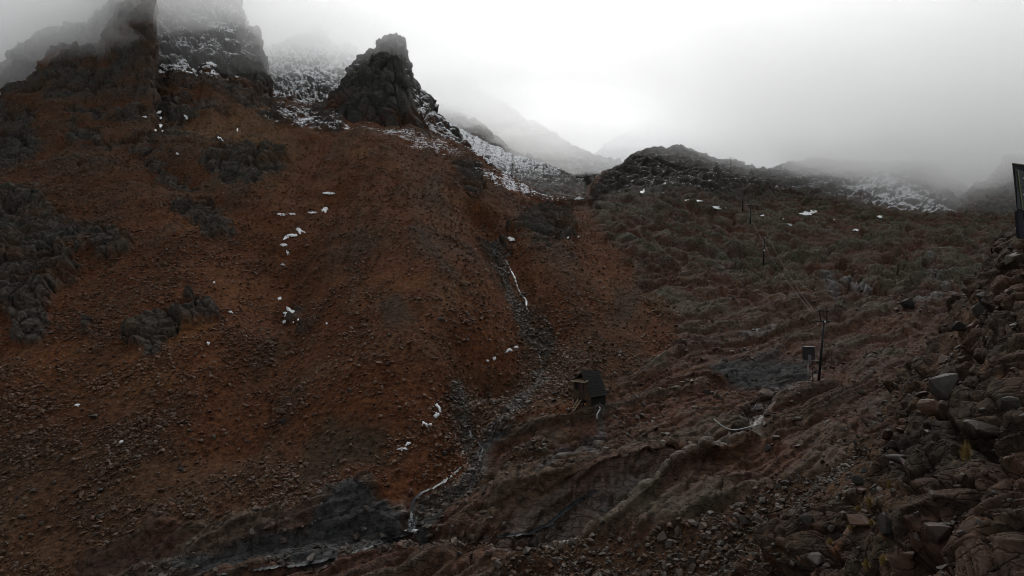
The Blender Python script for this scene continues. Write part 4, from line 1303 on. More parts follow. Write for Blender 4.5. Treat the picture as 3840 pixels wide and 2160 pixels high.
class MB:
    def __init__(self):
        self.v, self.f = [], []
    def quad_prism(self, base, off):
        """solid between polygon base and the same polygon moved by off"""
        n, k = len(base), len(self.v)
        off = Vector(off)
        self.v += [Vector(p) for p in base] + [Vector(p) + off for p in base]
        self.f.append(tuple(range(k + n - 1, k - 1, -1)))
        self.f.append(tuple(range(k + n, k + 2 * n)))
        for i in range(n):
            j = (i + 1) % n
            self.f.append((k + i, k + j, k + n + j, k + n + i))
        return self
    def box(self, c, s, rot=None):
        c = Vector(c)
        hx, hy, hz = s[0] / 2, s[1] / 2, s[2] / 2
        b = [Vector((-hx, -hy, -hz)), Vector((hx, -hy, -hz)), Vector((hx, hy, -hz)), Vector((-hx, hy, -hz))]
        R = rot if rot else Matrix.Identity(3)
        return self.quad_prism([c + R @ p for p in b], R @ Vector((0, 0, s[2])))
    def beam(self, a, b, w, h=None, up=(0, 0, 1)):
        a, b = Vector(a), Vector(b)
        d = (b - a).normalized()
        u = Vector(up)
        x = d.cross(u)
        if x.length < 1e-4: x = d.cross(Vector((1, 0, 0)))
        x.normalize()
        y = x.cross(d)
        h = h if h else w
        return self.quad_prism([a - x * w / 2 - y * h / 2, a + x * w / 2 - y * h / 2, a + x * w / 2 + y * h / 2, a - x * w / 2 + y * h / 2], b - a)
    def tube(self, pts, r, seg=8, r_end=None):
        pts = [Vector(p) for p in pts]
        k = len(self.v)
        for i, p in enumerate(pts):
            d = (pts[min(i + 1, len(pts) - 1)] - pts[max(i - 1, 0)]).normalized()
            x = d.cross(Vector((0, 0, 1)))
            if x.length < 1e-3: x = d.cross(Vector((0, 1, 0)))
            x.normalize()
            y = x.cross(d)
            rr = r if r_end is None else r + (r_end - r) * i / (len(pts) - 1)
            for s in range(seg):
                a = 2 * math.pi * s / seg
                self.v.append(p + x * math.cos(a) * rr + y * math.sin(a) * rr)
        for i in range(len(pts) - 1):
            for s in range(seg):
                t = (s + 1) % seg
                self.f.append((k + i * seg + s, k + i * seg + t, k + (i + 1) * seg + t, k + (i + 1) * seg + s))
        self.f.append(tuple(k + s for s in range(seg))[::-1])
        self.f.append(tuple(k + (len(pts) - 1) * seg + s for s in range(seg)))
        return self
    def build(self, name, mat, parent=None, smooth=False):
        me = bpy.data.meshes.new(name)
        me.from_pydata([tuple(p) for p in self.v], [], self.f)
        me.materials.append(mat)
        if smooth:
            me.polygons.foreach_set('use_smooth', [True] * len(me.polygons))
        me.update()
        o = bpy.data.objects.new(name, me)
        ROOT.objects.link(o)
        if parent:
            o.parent = parent
        return o

def empty(name, loc, label, category, group=None):
    o = bpy.data.objects.new(name, None)
    o.empty_display_size = 0.3
    o.location = loc
    ROOT.objects.link(o)
    return tagged(o, label, category, group)

# ------------------------------------------------------------------ the gauging hut on its stilts
def build_hut():
    C, _ = ground(2220, 1553)
    C = Vector(p2w(2219, 1551, C[1]).tolist())
    th = math.radians(38)
    hut = empty('hut', C, 'small dark steep-roofed wooden hut on stilts beside the stream', 'hut')
    hut.rotation_euler = (0, math.radians(-1.5), th)       # local x along the long side, local y along the gable (away)
    L_, W_ = 60 / F * C.y / math.cos(th), 58 / F * C.y / math.sin(th)
    zf, ze, zr, zf2 = 1.22, 1.68, 3.92, 3.0                # floor, near eave, ridge, far eave heights
    ur = 0.42 * W_                                          # ridge position across the gable
    # long side wall below the near eave
    MB().box((L_ / 2, 0.03, ze / 2 - 0.15), (L_, 0.06, ze + 0.3)).build('side_wall', M_ROOFWALL, hut)
    MB().box((L_ / 2, W_ - 0.03, zf2 / 2 + 0.3), (L_, 0.06, zf2 - 0.62)).build('back_wall', M_ROOFWALL, hut)
    MB().quad_prism([(L_, 0, 0), (L_, W_, 0), (L_, W_, zf2), (L_, ur, zr - 0.06), (L_, 0, ze)], (-0.06, 0, 0)).build('end_wall', M_ROOFWALL, hut)
    # gable front: single boards between the floor and the roof line
    n = 9
    def roofline(y):
        return ze + (zr - ze) * y / ur if y < ur else zr + (zf2 - zr) * (y - ur) / (W_ - ur)
    for i in range(n):
        z0 = zf + i * 0.235
        z1 = z0 + 0.228
        if z0 > zr - 0.25: break
        def span(z):
            lo = 0.0 if z <= ze else ur * (z - ze) / (zr - ze)
            hi = W_ if z <= zf2 else W_ - (W_ - ur) * (z - zf2) / (zr - zf2)
            return lo, hi
        a0, b0 = span(z0)
        a1, b1 = span(z1)
        off = 0.012 * ((i * 7) % 3)
        MB().quad_prism([(0.0 - off, a0, z0), (0.0 - off, b0, z0), (0.0 - off, b1, z1), (0.0 - off, a1, z1)], (0.05, 0, 0)).build('wall_board', M_WOOD, hut)
    d = MB().box((-0.05, 0.52 * W_, zf + 0.86), (0.05, 0.52, 1.68)).build('door', M_DOOR, hut)
    MB().box((-0.09, 0.52 * W_ - 0.18, zf + 0.8), (0.04, 0.04, 0.12)).build('handle', M_GALV, d)
    fr = MB()
    for y in (0.52 * W_ - 0.29, 0.52 * W_ + 0.29): fr.box((-0.055, y, zf + 0.88), (0.08, 0.05, 1.76))
    fr.build('door_frame', M_WOODDARK, hut)
    w = MB().box((-0.045, 0.8 * W_, zf + 1.30), (0.03, 0.38, 0.62)).build('window', M_GLASS, hut)
    f = MB()
    for y in (-0.21, 0.21): f.box((-0.06, 0.8 * W_ + y, zf + 1.30), (0.05, 0.05, 0.72))
    for z in (-0.34, 0.34): f.box((-0.06, 0.8 * W_, zf + 1.30 + z), (0.05, 0.38, 0.05))
    f.build('window_frame', M_WOODDARK, w)
    MB().box((L_ / 2, W_ / 2, zf - 0.06), (L_ - 0.14, W_ - 0.14, 0.1)).build('floor', M_WOODDARK, hut)
    # small slatted porch roof over the door
    for i in range(4):
        MB().box((-0.10 - 0.12 * i, 0.55 * W_, zf + 1.92 - 0.05 * i), (0.10, W_ * 0.86, 0.03)).build('porch_slat', M_PALEWOOD, hut)
    MB().beam((-0.05, W_ * 0.98, zf + 1.86), (-0.05, W_ * 0.06, zf + 1.86), 0.06).build('porch_beam', M_WOODDARK, hut)
    # roof: two slopes, covered with lapped courses
    def slope(y0, z0, y1, z1, rows, nm):
        a, b = Vector((0, y0, z0)), Vector((0, y1, z1))
        nrm = Vector((0, -(z1 - z0), (y1 - y0))).normalized()
        if nrm.z < 0: nrm = -nrm
        root = MB().quad_prism([a + Vector((-0.22, 0, 0)), a + Vector((L_ + 0.12, 0, 0)), b + Vector((L_ + 0.12, 0, 0)), b + Vector((-0.22, 0, 0))], nrm * 0.05).build(nm, M_ROOF, hut)
        for i in range(rows):
            p, q = a.lerp(b, i / rows), a.lerp(b, (i + 1.06) / rows if i < rows - 1 else 1.0)
            s = 0.10 if i % 2 else 0.11
            cs = [p + Vector((-0.2, 0, 0)) + nrm * s, p + Vector((L_ + s, 0, 0)) + nrm * s, q + Vector((L_ + s, 0, 0)) + nrm * 0.055, q + Vector((-0.2, 0, 0)) + nrm * 0.055]
            MB().quad_prism(cs, nrm * 0.018).build('shingle_course', M_ROOF, root)
    slope(-0.10, ze - 0.10, ur, zr, 10, 'roof')
    slope(W_ + 0.22, zf2 - 0.16, ur, zr, 6, 'roof')
    MB().beam((-0.24, ur, zr + 0.06), (L_ + 0.14, ur, zr + 0.06), 0.16, 0.06).build('ridge_cap', M_ROOFWALL, hut)
    MB().beam((-0.25, -0.14, ze - 0.14), (-0.25, ur, zr + 0.02), 0.05, 0.16).build('barge_board', M_WOODDARK, hut)
    MB().beam((-0.25, W_ + 0.26, zf2 - 0.18), (-0.25, ur, zr + 0.02), 0.05, 0.16).build('barge_board', M_WOODDARK, hut)
    MB().beam((-0.2, -0.16, ze - 0.10), (L_ + 0.1, -0.16, ze - 0.10), 0.07, 0.07).build('gutter', M_ROOFWALL, hut)
    # stilts, braces and the boards of the skirt below the floor
    for x, y in ((0.08, 0.12), (0.08, W_ - 0.1), (0.08, W_ * 0.5), (L_ - 0.1, W_ - 0.1)):
        MB().box((x, y, zf / 2 - 0.35), (0.12, 0.12, zf + 0.7)).build('stilt', M_WOODDARK, hut)
    for i in range(4):
        MB().box((0.03, 0.22 + i * 0.15, 0.5), (0.03, 0.12, 1.3 - 0.08 * (i % 2))).build('skirt_board', M_WOOD, hut)
    # steep steps up to the porch
    foot, top = Vector((-0.95, W_ * 0.80, -0.05)), Vector((-0.10, W_ * 0.62, zf - 0.02))
    lad = MB().beam(foot + Vector((0, 0.22, 0)), top + Vector((0, 0.22, 0)), 0.05, 0.10).beam(foot - Vector((0, 0.22, 0)), top - Vector((0, 0.22, 0)), 0.05, 0.10).build('steps', M_PALEWOOD, hut)
    for i in range(6):
        p = foot.lerp(top, (i + 0.6) / 6.4)
        MB().box(p + Vector((0, 0, 0.02)), (0.15, 0.40, 0.035)).build('tread', M_PALEWOOD, lad)
    MB().beam(foot + Vector((0, -0.26, 0.6)), top + Vector((0, -0.26, 0.8)), 0.04).build('handrail', M_WOODDARK, hut)
    # white drain pipe in front of the tarred wall
    P = [p2w(x, y, C.y - 0.5) for x, y in ((2246, 1526), (2250, 1528), (2251, 1533), (2245, 1543), (2239, 1554), (2239, 1571))]
    pipe = MB().tube(P, 0.055, 8).build('drain_pipe', M_PIPEWHITE, smooth=True)
    tagged(pipe, 'bent white plastic drain pipe in front of the hut wall', 'pipe')
    return C

HUT = build_hut()

# ------------------------------------------------------------------ power poles and the cabinet
def pole(px0, py0, px1, py1, label, arm_px=32, trestle=False, plates=(), rad=0.13, drop=0.03):
    g, _ = ground(px0, py0)
    Y = g[1]
    a = Vector(p2w(px0, py0, Y).tolist())
    b = Vector(p2w(px1, py1, Y).tolist())
    root = empty('power_pole', a, label, 'pole', 'poles of the power line up the slope')
    up = b - a
    MB().tube([-up.normalized() * 0.8, up], rad, 10, rad * 0.8).build('post', M_STEELDARK, root, smooth=True)
    m = Y / F
    k = up * (1 - drop)
    arm = MB().beam(k + Vector((-arm_px * m * 0.75, -0.16, 0.02)), k + Vector((arm_px * m * 0.45, -0.16, -0.05)), 0.12, 0.16).build('crossarm', M_STEELDARK, root)
    for s in (-0.7, 0.4):
        MB().tube([k + Vector((s * arm_px * m, -0.16, 0.08)), k + Vector((s * arm_px * m, -0.16, 0.30))], 0.05, 8).build('insulator', M_GALV, arm)
    if trestle:
        h = 36 * m
        t0, t1 = k + Vector((-14 * m, -0.16, 0.08)), k + Vector((7 * m, -0.16, 0.06))
        MB().beam(t0, t0 + Vector((-5 * m, 0, h)), 0.09).build('trestle_leg', M_STEELDARK, root)
        MB().beam(t1, t1 + Vector((1.5 * m, 0, h)), 0.09).build('trestle_leg', M_STEELDARK, root)
        MB().beam(t0 + Vector((-11 * m, 0, h + 0.03)), t1 + Vector((9 * m, 0, h)), 0.10, 0.08).build('trestle_bar', M_STEELDARK, root)
    for f_, w in plates:
        MB().box(up * f_ + Vector((-0.02, -rad - 0.10, 0)), (w, 0.03, w * 1.15)).build('number_plate', M_PLATE, root)
    return root, a, k + a

p1, a1, t1 = pole(3071, 1420, 3091, 1199, 'tallest dark power pole with a trestle top beside the cabinet', 40, True, ((0.97, 0.16),), 0.14)
p2, a2, t2 = pole(2862, 993, 2868, 886, 'dark power pole with a pale plate halfway up, second up the slope', 28, False, ((0.94, 0.16), (0.5, 0.30)), 0.16)
p3, a3, t3 = pole(2813, 842, 2816, 768, 'thin dark power pole third up the lava slope', 22, False, (), 0.26)
p4, a4, t4 = pole(2785, 790, 2787, 714, 'thin dark power pole just below the dark knoll', 18, False, (), 0.28)
p5, a5, t5 = pole(2741, 637, 2741, 591, 'faint power pole highest up, on the misty skyline', 15, False, (), 0.28)

def cable(name, pts, r, mat, label, sag=0.0, group=None, n=14):
    out = []
    for a, b in zip(pts[:-1], pts[1:]):
        a, b = Vector(a), Vector(b)
        for i in range(n):
            t = i / n
            p = a.lerp(b, t)
            p.z -= 4 * sag * (b - a).length * t * (1 - t)
            out.append(p)
    out.append(Vector(pts[-1]))
    o = MB().tube(out, r, 5).build(name, mat, smooth=True)
    return tagged(o, label, 'cable', group)

def arm_end(t, Y, side, arm_px):
    return Vector(t) + Vector(((-0.7 if side < 0 else 0.4) * arm_px * Y / F, -0.16, 0.30))

cable('power_line', [arm_end(t1, t1.y, -1, 40), arm_end(t2, t2.y, -1, 28), arm_end(t3, t3.y, -1, 22), arm_end(t4, t4.y, -1, 18), arm_end(t5, t5.y, -1, 15)], 0.015, M_CABLE, 'lower pale wire of the power line between the poles', 0.012, 'power line wires')
cable('power_line', [arm_end(t1, t1.y, -1, 40) + Vector((0.3, 0, 0.05)), arm_end(t2, t2.y, 1, 28), arm_end(t3, t3.y, 1, 22), arm_end(t4, t4.y, 1, 18), arm_end(t5, t5.y, 1, 15)], 0.015, M_CABLE, 'upper pale wire of the power line between the poles', 0.012, 'power line wires')
gy, _ = ground(3112, 1302)
cable('guy_wire', [Vector(p2w(3058, 1212, t1.y).tolist()), Vector(gy.tolist())], 0.03, M_CABLE, 'short pale stay wire running down behind the tallest pole', 0.0)
cable('power_line', [arm_end(t1, t1.y, 1, 40) - Vector((0, 0, 0.3)), Vector(p2w(3826, 838, 38.3).tolist())], 0.018, M_CABLEDARK, 'long thin wire from the tallest pole to the dark cabin', 0.02)
gb, _ = ground(3430, 1150)
cable('power_line', [Vector(gb.tolist()) + Vector((0, -0.5, 0.6)), Vector(p2w(3832, 912, 38.3).tolist())], 0.016, M_CABLEDARK, 'thin wire from the rubble bank to the cabin post', 0.01)

def build_cabinet():
    g, _ = ground(3028, 1430)
    Y = g[1]
    m = Y / F
    a = Vector(p2w(3030, 1432, Y).tolist())
    root = empty('equipment_cabinet', a, 'dark brown equipment cabinet on a thin post next to the tallest pole', 'cabinet')
    H0 = 80 * m
    w, h, d = 35 * m, 48 * m, 0.7
    cx = 5 * m
    MB().tube([(0, 0, -0.5), (2 * m, 0, H0)], 0.075, 10).build('post', M_GALV, root, smooth=True)
    body = MB().box((cx, 0, H0 + h / 2 + 0.05), (w, d, h)).build('body', M_CABINET, root)
    dr = MB().box((cx, -d / 2 - 0.02, H0 + h * 0.26 + 0.05), (w * 0.92, 0.03, h * 0.46)).build('door', M_CABINET, root)
    MB().box((cx - 3 * m, -d / 2 - 0.05, H0 + h * 0.24), (13 * m, 0.02, 19 * m)).build('notice', M_NOTICE, dr)
    MB().box((cx + w * 0.36, -d / 2 - 0.06, H0 + h * 0.3), (0.05, 0.05, 0.14)).build('handle', M_GALV, dr)
    MB().box((cx, -0.04, H0 + h + 0.08), (w + 0.14, d + 0.22, 0.05)).build('lid', M_GALV, root)
    MB().box((cx + 8 * m, 0, H0), (52 * m, d * 0.9, 0.06)).build('platform', M_GALV, root)
    for s in (-1, 1):
        MB().beam((0, 0, H0 - 0.7), (cx + s * 12 * m, 0, H0 - 0.04), 0.06).build('brace', M_GALV, root)
    MB().beam((18 * m, 0.1, -0.6), (22 * m, 0.1, H0), 0.05).build('conduit', M_STEELDARK, root)
    MB().box((0, 0, -0.05), (0.5, 0.5, 0.2)).build('footing', M_GALV, root)

build_cabinet()

# hose sagging over the cleft, thin cable across the rocks and its stake
def on_ground(pts, lift):
    out = []
    for x, y in pts:
        g, nn = ground(x, y)
        out.append(Vector(g.tolist()) + nn * lift)
    return out

gh, _ = ground(2680, 1578)
gh2, _ = ground(2850, 1596)
yh = 0.5 * (gh[1] + gh2[1]) - 1.0
hp = [(2677, 1571), (2690, 1582), (2705, 1595), (2722, 1605), (2742, 1611), (2762, 1612), (2782, 1608), (2802, 1603), (2824, 1598), (2848, 1590)]
hose = MB().tube([p2w(x, y, gh[1] + (gh2[1] - gh[1]) * (x - 2677) / 171 - 2.0) for x, y in hp], 0.048, 8).build('hose', M_HOSE, smooth=True)
tagged(hose, 'pale sagging hose slung across the dark cleft', 'hose')
lc = MB().tube(on_ground([(2640, 1536), (2690, 1531), (2760, 1531), (2850, 1532), (2930, 1540), (3000, 1547), (3070, 1548), (3140, 1545), (3220, 1536), (3300, 1525), (3380, 1508), (3440, 1486)], 0.25), 0.022, 5).build('ground_cable', M_CABLEDARK, smooth=True)
tagged(lc, 'thin black cable lying across the bedrock above the hose', 'cable')
gs, _ = ground(2900, 1578)
st = MB().tube([Vector(gs.tolist()) - Vector((0, 0, 0.3)), Vector(gs.tolist()) + Vector((0.02, 0, 0.55))], 0.035, 6).build('stake', M_STEELDARK)
tagged(st, 'short dark iron stake in the red bedrock beside the hose', 'stake')

# ------------------------------------------------------------------ the cabin at the edge of the picture
def build_cabin():
    Y = 38.5
    m = Y / F
    def at(x, y, dy=0.0): return Vector(p2w(x, y, Y + dy).tolist())
    tl, bl = at(3795, 614), at(3814, 792)
    W_ = 4.6
    base = Vector((bl.x, Y, bl.z))
    root = empty('cabin', base, 'dark panelled cabin corner on a post above the rubble bank', 'cabin')
    o = tl - base
    slope = -0.34
    shape = [Vector((0, 0, 0)), Vector((W_, 0, -0.3)), Vector((W_, 0, o.z + slope * W_ * 0.5)), Vector((o.x, 0, o.z))]
    MB().quad_prism(shape, (2.4, 2.6, 0)).build('body', M_CABINFRAME, root)
    rf = MB()
    rf.quad_prism([Vector((o.x - 0.04, -0.06, o.z + 0.005)), Vector((W_, -0.06, o.z + slope * W_ * 0.5 + 0.005)), Vector((W_ + 2.4, 2.6, o.z + slope * W_ * 0.5 + 0.005)), Vector((o.x + 2.36, 2.6, o.z + 0.005))], (0, 0, 0.05))
    rf.build('roof', M_CABINEDGE, root)
    # panels set into the frame, with bolts
    for c0, (y0, y1) in enumerate(((632, 700), (703, 783))):
        for c1, (x0, x1) in enumerate(((3808 + 6 * c0, 3837), (3840, 3905))):
            q = [at(x0, y1), at(x1, y1 + (x1 - 3808) * 0.05), at(x1, y0 + (x1 - 3808) * 0.36 * (1 - c0) + 0.05 * c0 * (x1 - 3808)), at(x0 - (3 if c1 == 0 else 0), y0)]
            q = [p - base + Vector((0, -0.05, 0)) for p in q]
            pn = MB().quad_prism(q, (0, 0.04, 0)).build('panel', M_CABINPANEL, root)
            if c1 == 0:
                bx = at(3834 + c0, 669 + 62 * c0) - base
                MB().tube([bx + Vector((0, -0.08, 0)), bx + Vector((0, -0.04, 0))], 0.028, 8).build('bolt', M_PLATE, pn)
    MB().beam(at(3812, 640) - base + Vector((0, -0.10, 0)), at(3830, 780) - base + Vector((0, -0.10, 0)), 0.05, 0.04).build('edge_strip', M_CABINEDGE, root)
    MB().beam(at(3829, 787) - base + Vector((0, -0.1, 0)), at(3900, 790) - base + Vector((0, -0.1, 0)), 0.06, 0.05).build('sill', M_CABINEDGE, root)
    MB().quad_prism([at(3817, 790) - base + Vector((0, 0.02, 0)), at(3838, 795) - base + Vector((0, 0.02, 0)), at(3843, 950) - base + Vector((0, 0.02, 0)), at(3830, 950) - base + Vector((0, 0.02, 0))], (0, 0.25, 0)).build('post', M_CABINFRAME, root)
    MB().box(at(3920, 890) - base + Vector((0, 1.2, -0.6)), (0.3, 0.3, 3.6)).build('post', M_CABINFRAME, root)

build_cabin()

# ------------------------------------------------------------------ streams and the waterfall
def water_material(name, foam):
    m, nt, b = mat_new(name)
    L = nt.links.new
    co = N(nt, 'ShaderNodeTexCoord')
    n1 = N(nt, 'ShaderNodeTexNoise', Scale=4.5, Detail=6.0, Roughness=0.75)
    L(co.outputs['Object'], n1.inputs['Vector'])
    mr = N(nt, 'ShaderNodeMapRange')
    mr.inputs['From Min'].default_value = 0.66 - 0.3 * foam
    mr.inputs['From Max'].default_value = 0.78 - 0.3 * foam
    L(n1.outputs[0], mr.inputs['Value'])
    mx = N(nt, 'ShaderNodeMix', data_type='RGBA')
    L(mr.outputs[0], mx.inputs[0])
    mx.inputs[6].default_value = (0.020, 0.023, 0.025, 1)
    mx.inputs[7].default_value = (0.62, 0.65, 0.66, 1)
    L(mx.outputs[2], b.inputs['Base Color'])
    r2 = N(nt, 'ShaderNodeMapRange')
    r2.inputs['To Min'].default_value = 0.12
    r2.inputs['To Max'].default_value = 0.7
    L(mr.outputs[0], r2.inputs['Value'])
    L(r2.outputs[0], b.inputs['Roughness'])
    bump = N(nt, 'ShaderNodeBump', Strength=0.6, Distance=0.08)
    L(n1.outputs[0], bump.inputs['Height'])
    L(bump.outputs[0], b.inputs['Normal'])
    return m

M_WATER = water_material('stream_water', 0.14)
M_POOL = water_material('dark_pool_water', 0.02)
M_FOAM = water_material('white_water', 0.62)
M_TRICKLE = water_material('trickle_water', 0.42)

def stream(name, pts, widths, mat, label, lift=0.06, seed=0):
    """a ribbon of water lying in its bed"""
    rng = random.Random(seed)
    # resample
    P = []
    for k in range(len(pts) - 1):
        (x0, y0), (x1, y1) = pts[k], pts[k + 1]
        n = max(2, int(math.hypot(x1 - x0, y1 - y0) / 7))
        for i in range(n):
            t = i / n
            P.append((x0 + (x1 - x0) * t + rng.gauss(0, 1.6), y0 + (y1 - y0) * t + rng.gauss(0, 0.9), k + t))
    P.append((*pts[-1], len(pts) - 1))
    C = [Vector(ground(x, y)[0].tolist()) for x, y, _ in P]
    for _ in range(2):
        C = [C[0]] + [(C[i - 1] + C[i] * 2 + C[i + 1]) / 4 for i in range(1, len(C) - 1)] + [C[-1]]
    v, f = [], []
    ks = [q[2] for q in P]
    for i, c in enumerate(C):
        w = float(np.interp(ks[i], range(len(widths)), widths)) * rng.uniform(0.55, 1.3)
        d = C[min(i + 1, len(C) - 1)] - C[max(i - 1, 0)]
        s = d.cross(Vector((0, 0, 1))).normalized()
        for j in (-0.5, -0.2, 0.2, 0.5):
            v.append(c + s * w * j + Vector((0, -0.05, lift * (1.3 if abs(j) < 0.3 else -0.4))))
        if i:
            for j in range(3):
                k = (i - 1) * 4 + j
                f.append((k, k + 1, k + 5, k + 4))
    m = MB()
    m.v, m.f = v, f
    o = m.build(name, mat, smooth=True)
    o['kind'] = 'structure'
    o['label'] = label
    return o

stream('stream_water', [(1868, 905), (1880, 935), (1888, 965), (1905, 990), (1930, 1040), (1936, 1062), (1940, 1080), (1962, 1110), (1978, 1130), (1972, 1160), (1995, 1178), (2025, 1192), (2056, 1205), (2066, 1218), (2056, 1240), (2064, 1258), (2022, 1275), (2032, 1300), (2015, 1318), (2030, 1355), (2033, 1392)],
       [0.2, 0.25, 0.3, 0.35, 0.4, 0.35, 0.3, 0.4, 0.4, 0.35, 0.25, 0.25, 0.25, 0.35, 0.3, 0.2, 0.25, 0.25, 0.2, 0.2, 0.1], M_TRICKLE, 'white mountain stream tumbling down the grey gully beside the cone', seed=1, lift=0.05)
stream('stream_water', [(2010, 1430), (1975, 1480), (1945, 1520), (1912, 1555), (1880, 1578), (1820, 1612)], [0.12, 0.2, 0.25, 0.4, 0.3, 0.3], M_TRICKLE, 'small run of water across the gravel', seed=5)
stream('stream_water', [(1722, 1470), (1742, 1520), (1742, 1560), (1760, 1610), (1775, 1640), (1800, 1655), (1815, 1685), (1795, 1712), (1750, 1735), (1700, 1775), (1650, 1815), (1580, 1846), (1548, 1872), (1545, 1918)],
       [0.25, 0.3, 0.3, 0.45, 0.55, 0.5, 0.5, 0.5, 0.5, 0.55, 0.55, 0.5, 0.4, 0.4], M_WATER, 'narrow stream running down to the waterfall', seed=6, lift=0.05)
stream('stream_water', [(1548, 1990), (1480, 2012), (1380, 2050), (1260, 2088), (1150, 2106), (1040, 2120), (900, 2140), (760, 2160)], [1.0, 0.6, 0.6, 0.7, 1.2, 0.8, 0.6, 0.5], M_POOL, 'stream pool below the rock step', seed=7, lift=0.02)
stream('stream_water', [(2235, 1832), (2190, 1860), (2140, 1890), (2090, 1930), (2050, 1965), (1980, 1995), (1860, 2010)], [0.5, 0.9, 1.0, 0.9, 0.8, 0.9, 0.7], M_POOL, 'water sliding down the smooth chute of the cleft', seed=8, lift=0.03)
stream('stream_water', [(2838, 1512), (2828, 1528), (2818, 1545)], [0.2, 0.22, 0.15], M_POOL, 'water in the dark cleft under the hose', seed=9)

def waterfall():
    rng = random.Random(3)
    g, _ = ground(1545, 1985)
    Y = g[1] - 0.9
    root = empty('waterfall', Vector(p2w(1545, 1988, Y).tolist()), 'small white waterfall dropping over the rock step', 'waterfall')
    base = root.location.copy()
    for x0, y0, x1, y1, w in ((1541, 1916, 1538, 1984, 9), (1545, 1921, 1547, 1986, 7), (1552, 1942, 1554, 1980, 6), (1560, 1940, 1559, 1978, 5), (1534, 1940, 1531, 1982, 5)):
        m = MB()
        n = 12
        for i in range(n + 1):
            t = i / n
            p = Vector(p2w(x0 + (x1 - x0) * t + rng.gauss(0, 0.7), y0 + (y1 - y0) * t, Y + 0.5 * (1 - t) ** 2).tolist()) - base
            ww = w / F * Y * (0.45 + 0.75 * t) * rng.uniform(0.7, 1.2) / 2
            for j, dy in ((-1, 0.05), (0, -0.06), (1, 0.05)):
                m.v.append(p + Vector((j * ww, dy, 0)))
            if i:
                for j in range(2):
                    k = (i - 1) * 3 + j
                    m.f.append((k, k + 1, k + 4, k + 3))
        m.build('falling_water', M_FOAM, root, smooth=True)
    m = MB()
    n = 18
    m.v.append(Vector((0, 0, 0.10)))
    for r in (0.5, 1.0):
        for i in range(n):
            a = 6.283 * i / n
            rr = r * rng.uniform(0.8, 1.15)
            m.v.append(Vector((0.52 * rr * math.cos(a), 0.4 * rr * math.sin(a), 0.09 * (1 - r) + rng.uniform(-0.01, 0.03))))
    for i in range(n):
        j = (i + 1) % n
        m.f.append((0, 1 + i, 1 + j))
        m.f.append((1 + i, 1 + n + i, 1 + n + j, 1 + j))
    m.build('splash_foam', M_FOAM, root, smooth=True)

waterfall()

# ------------------------------------------------------------------ snow patches
def snow_material():
    m, nt, b = mat_new('old_snow')
    L = nt.links.new
    co = N(nt, 'ShaderNodeTexCoord')
    n1 = N(nt, 'ShaderNodeTexNoise', Scale=1.4, Detail=6.0, Roughness=0.6)
    L(co.outputs['Object'], n1.inputs['Vector'])
    cr = N(nt, 'ShaderNodeMapRange')
    cr.inputs['From Min'].default_value = 0.35
    cr.inputs['From Max'].default_value = 0.65
    cr.inputs['To Min'].default_value = 0.5
    cr.inputs['To Max'].default_value = 0.85
    L(n1.outputs[0], cr.inputs['Value'])
    mul = N(nt, 'ShaderNodeVectorMath', operation='SCALE')
    mul.inputs[0].default_value = (0.96, 0.98, 1.0)
    L(cr.outputs[0], mul.inputs['Scale'])
    L(mul.outputs[0], b.inputs['Base Color'])
    b.inputs['Roughness'].default_value = 0.6
    b.inputs['Subsurface Weight'].default_value = 0.0
    bump = N(nt, 'ShaderNodeBump', Strength=0.4, Distance=0.1)
    L(n1.outputs[0], bump.inputs['Height'])
    L(bump.outputs[0], b.inputs['Normal'])
    return m

M_SNOW = snow_material()

def snow_patch(px, py, w, h, label, group=None, slant=0.0, seed=0):
    rng = random.Random(seed * 31 + int(px))
    nr, ns = 5, 26
    ph = [rng.uniform(0, 6.28) for _ in range(5)]
    am = [rng.uniform(0.03, 0.13) if w > 40 else rng.uniform(0.05, 0.22) for _ in range(5)]
    m = MB()
    # the patch lies on the mean plane of the ground beneath it
    sx, sy = np.meshgrid(np.linspace(-0.6, 0.6, 7) * w, np.linspace(-0.6, 0.6, 7) * h)
    gy = np.array([ground(px + a, py + b)[0][1] for a, b in zip(sx.ravel(), sy.ravel())])
    ok = np.abs(gy - np.median(gy)) < 0.08 * np.median(gy)
    M = np.stack([np.ones(ok.sum()), sx.ravel()[ok], sy.ravel()[ok]], -1)
    cf, *_ = np.linalg.lstsq(M, gy[ok], rcond=None)
    lead = min(float(np.std(gy[ok] - M @ cf)) * 0.9, 0.004 * cf[0]) + 0.12
    def pt(x, y, lift):
        Y = cf[0] + cf[1] * (x - px) + cf[2] * (y - py) - lead
        return Vector(p2w(x, y, Y).tolist()) + Vector((0, -0.5, 0.86)) * lift
    m.v.append(pt(px, py, 0.10))
    edge = []
    for i in range(ns):
        a = 6.283 * i / ns
        edge.append(max(0.35, 1 + sum(am[k] * math.sin((k + 2) * a + ph[k]) for k in range(5)) + rng.uniform(-0.3, 0.22)))
    for r in range(1, nr + 1):
        for i in range(ns):
            a = 6.283 * i / ns
            t = r / nr
            x = 0.5 * w * t * edge[i] * math.cos(a)
            y = 0.5 * h * t * edge[i] * math.sin(a)
            m.v.append(pt(px + x + slant * y, py + y, 0.10 - 0.14 * max(0, t - 0.75) * 4))
    for i in range(ns):
        j = (i + 1) % ns
        m.f.append((0, 1 + j, 1 + i))
        for r in range(nr - 1):
            k = 1 + r * ns
            m.f.append((k + i, k + j, k + ns + j, k + ns + i))
    o = m.build('snow_patch', M_SNOW, smooth=True)
    return tagged(o, label, 'snow patch', group)

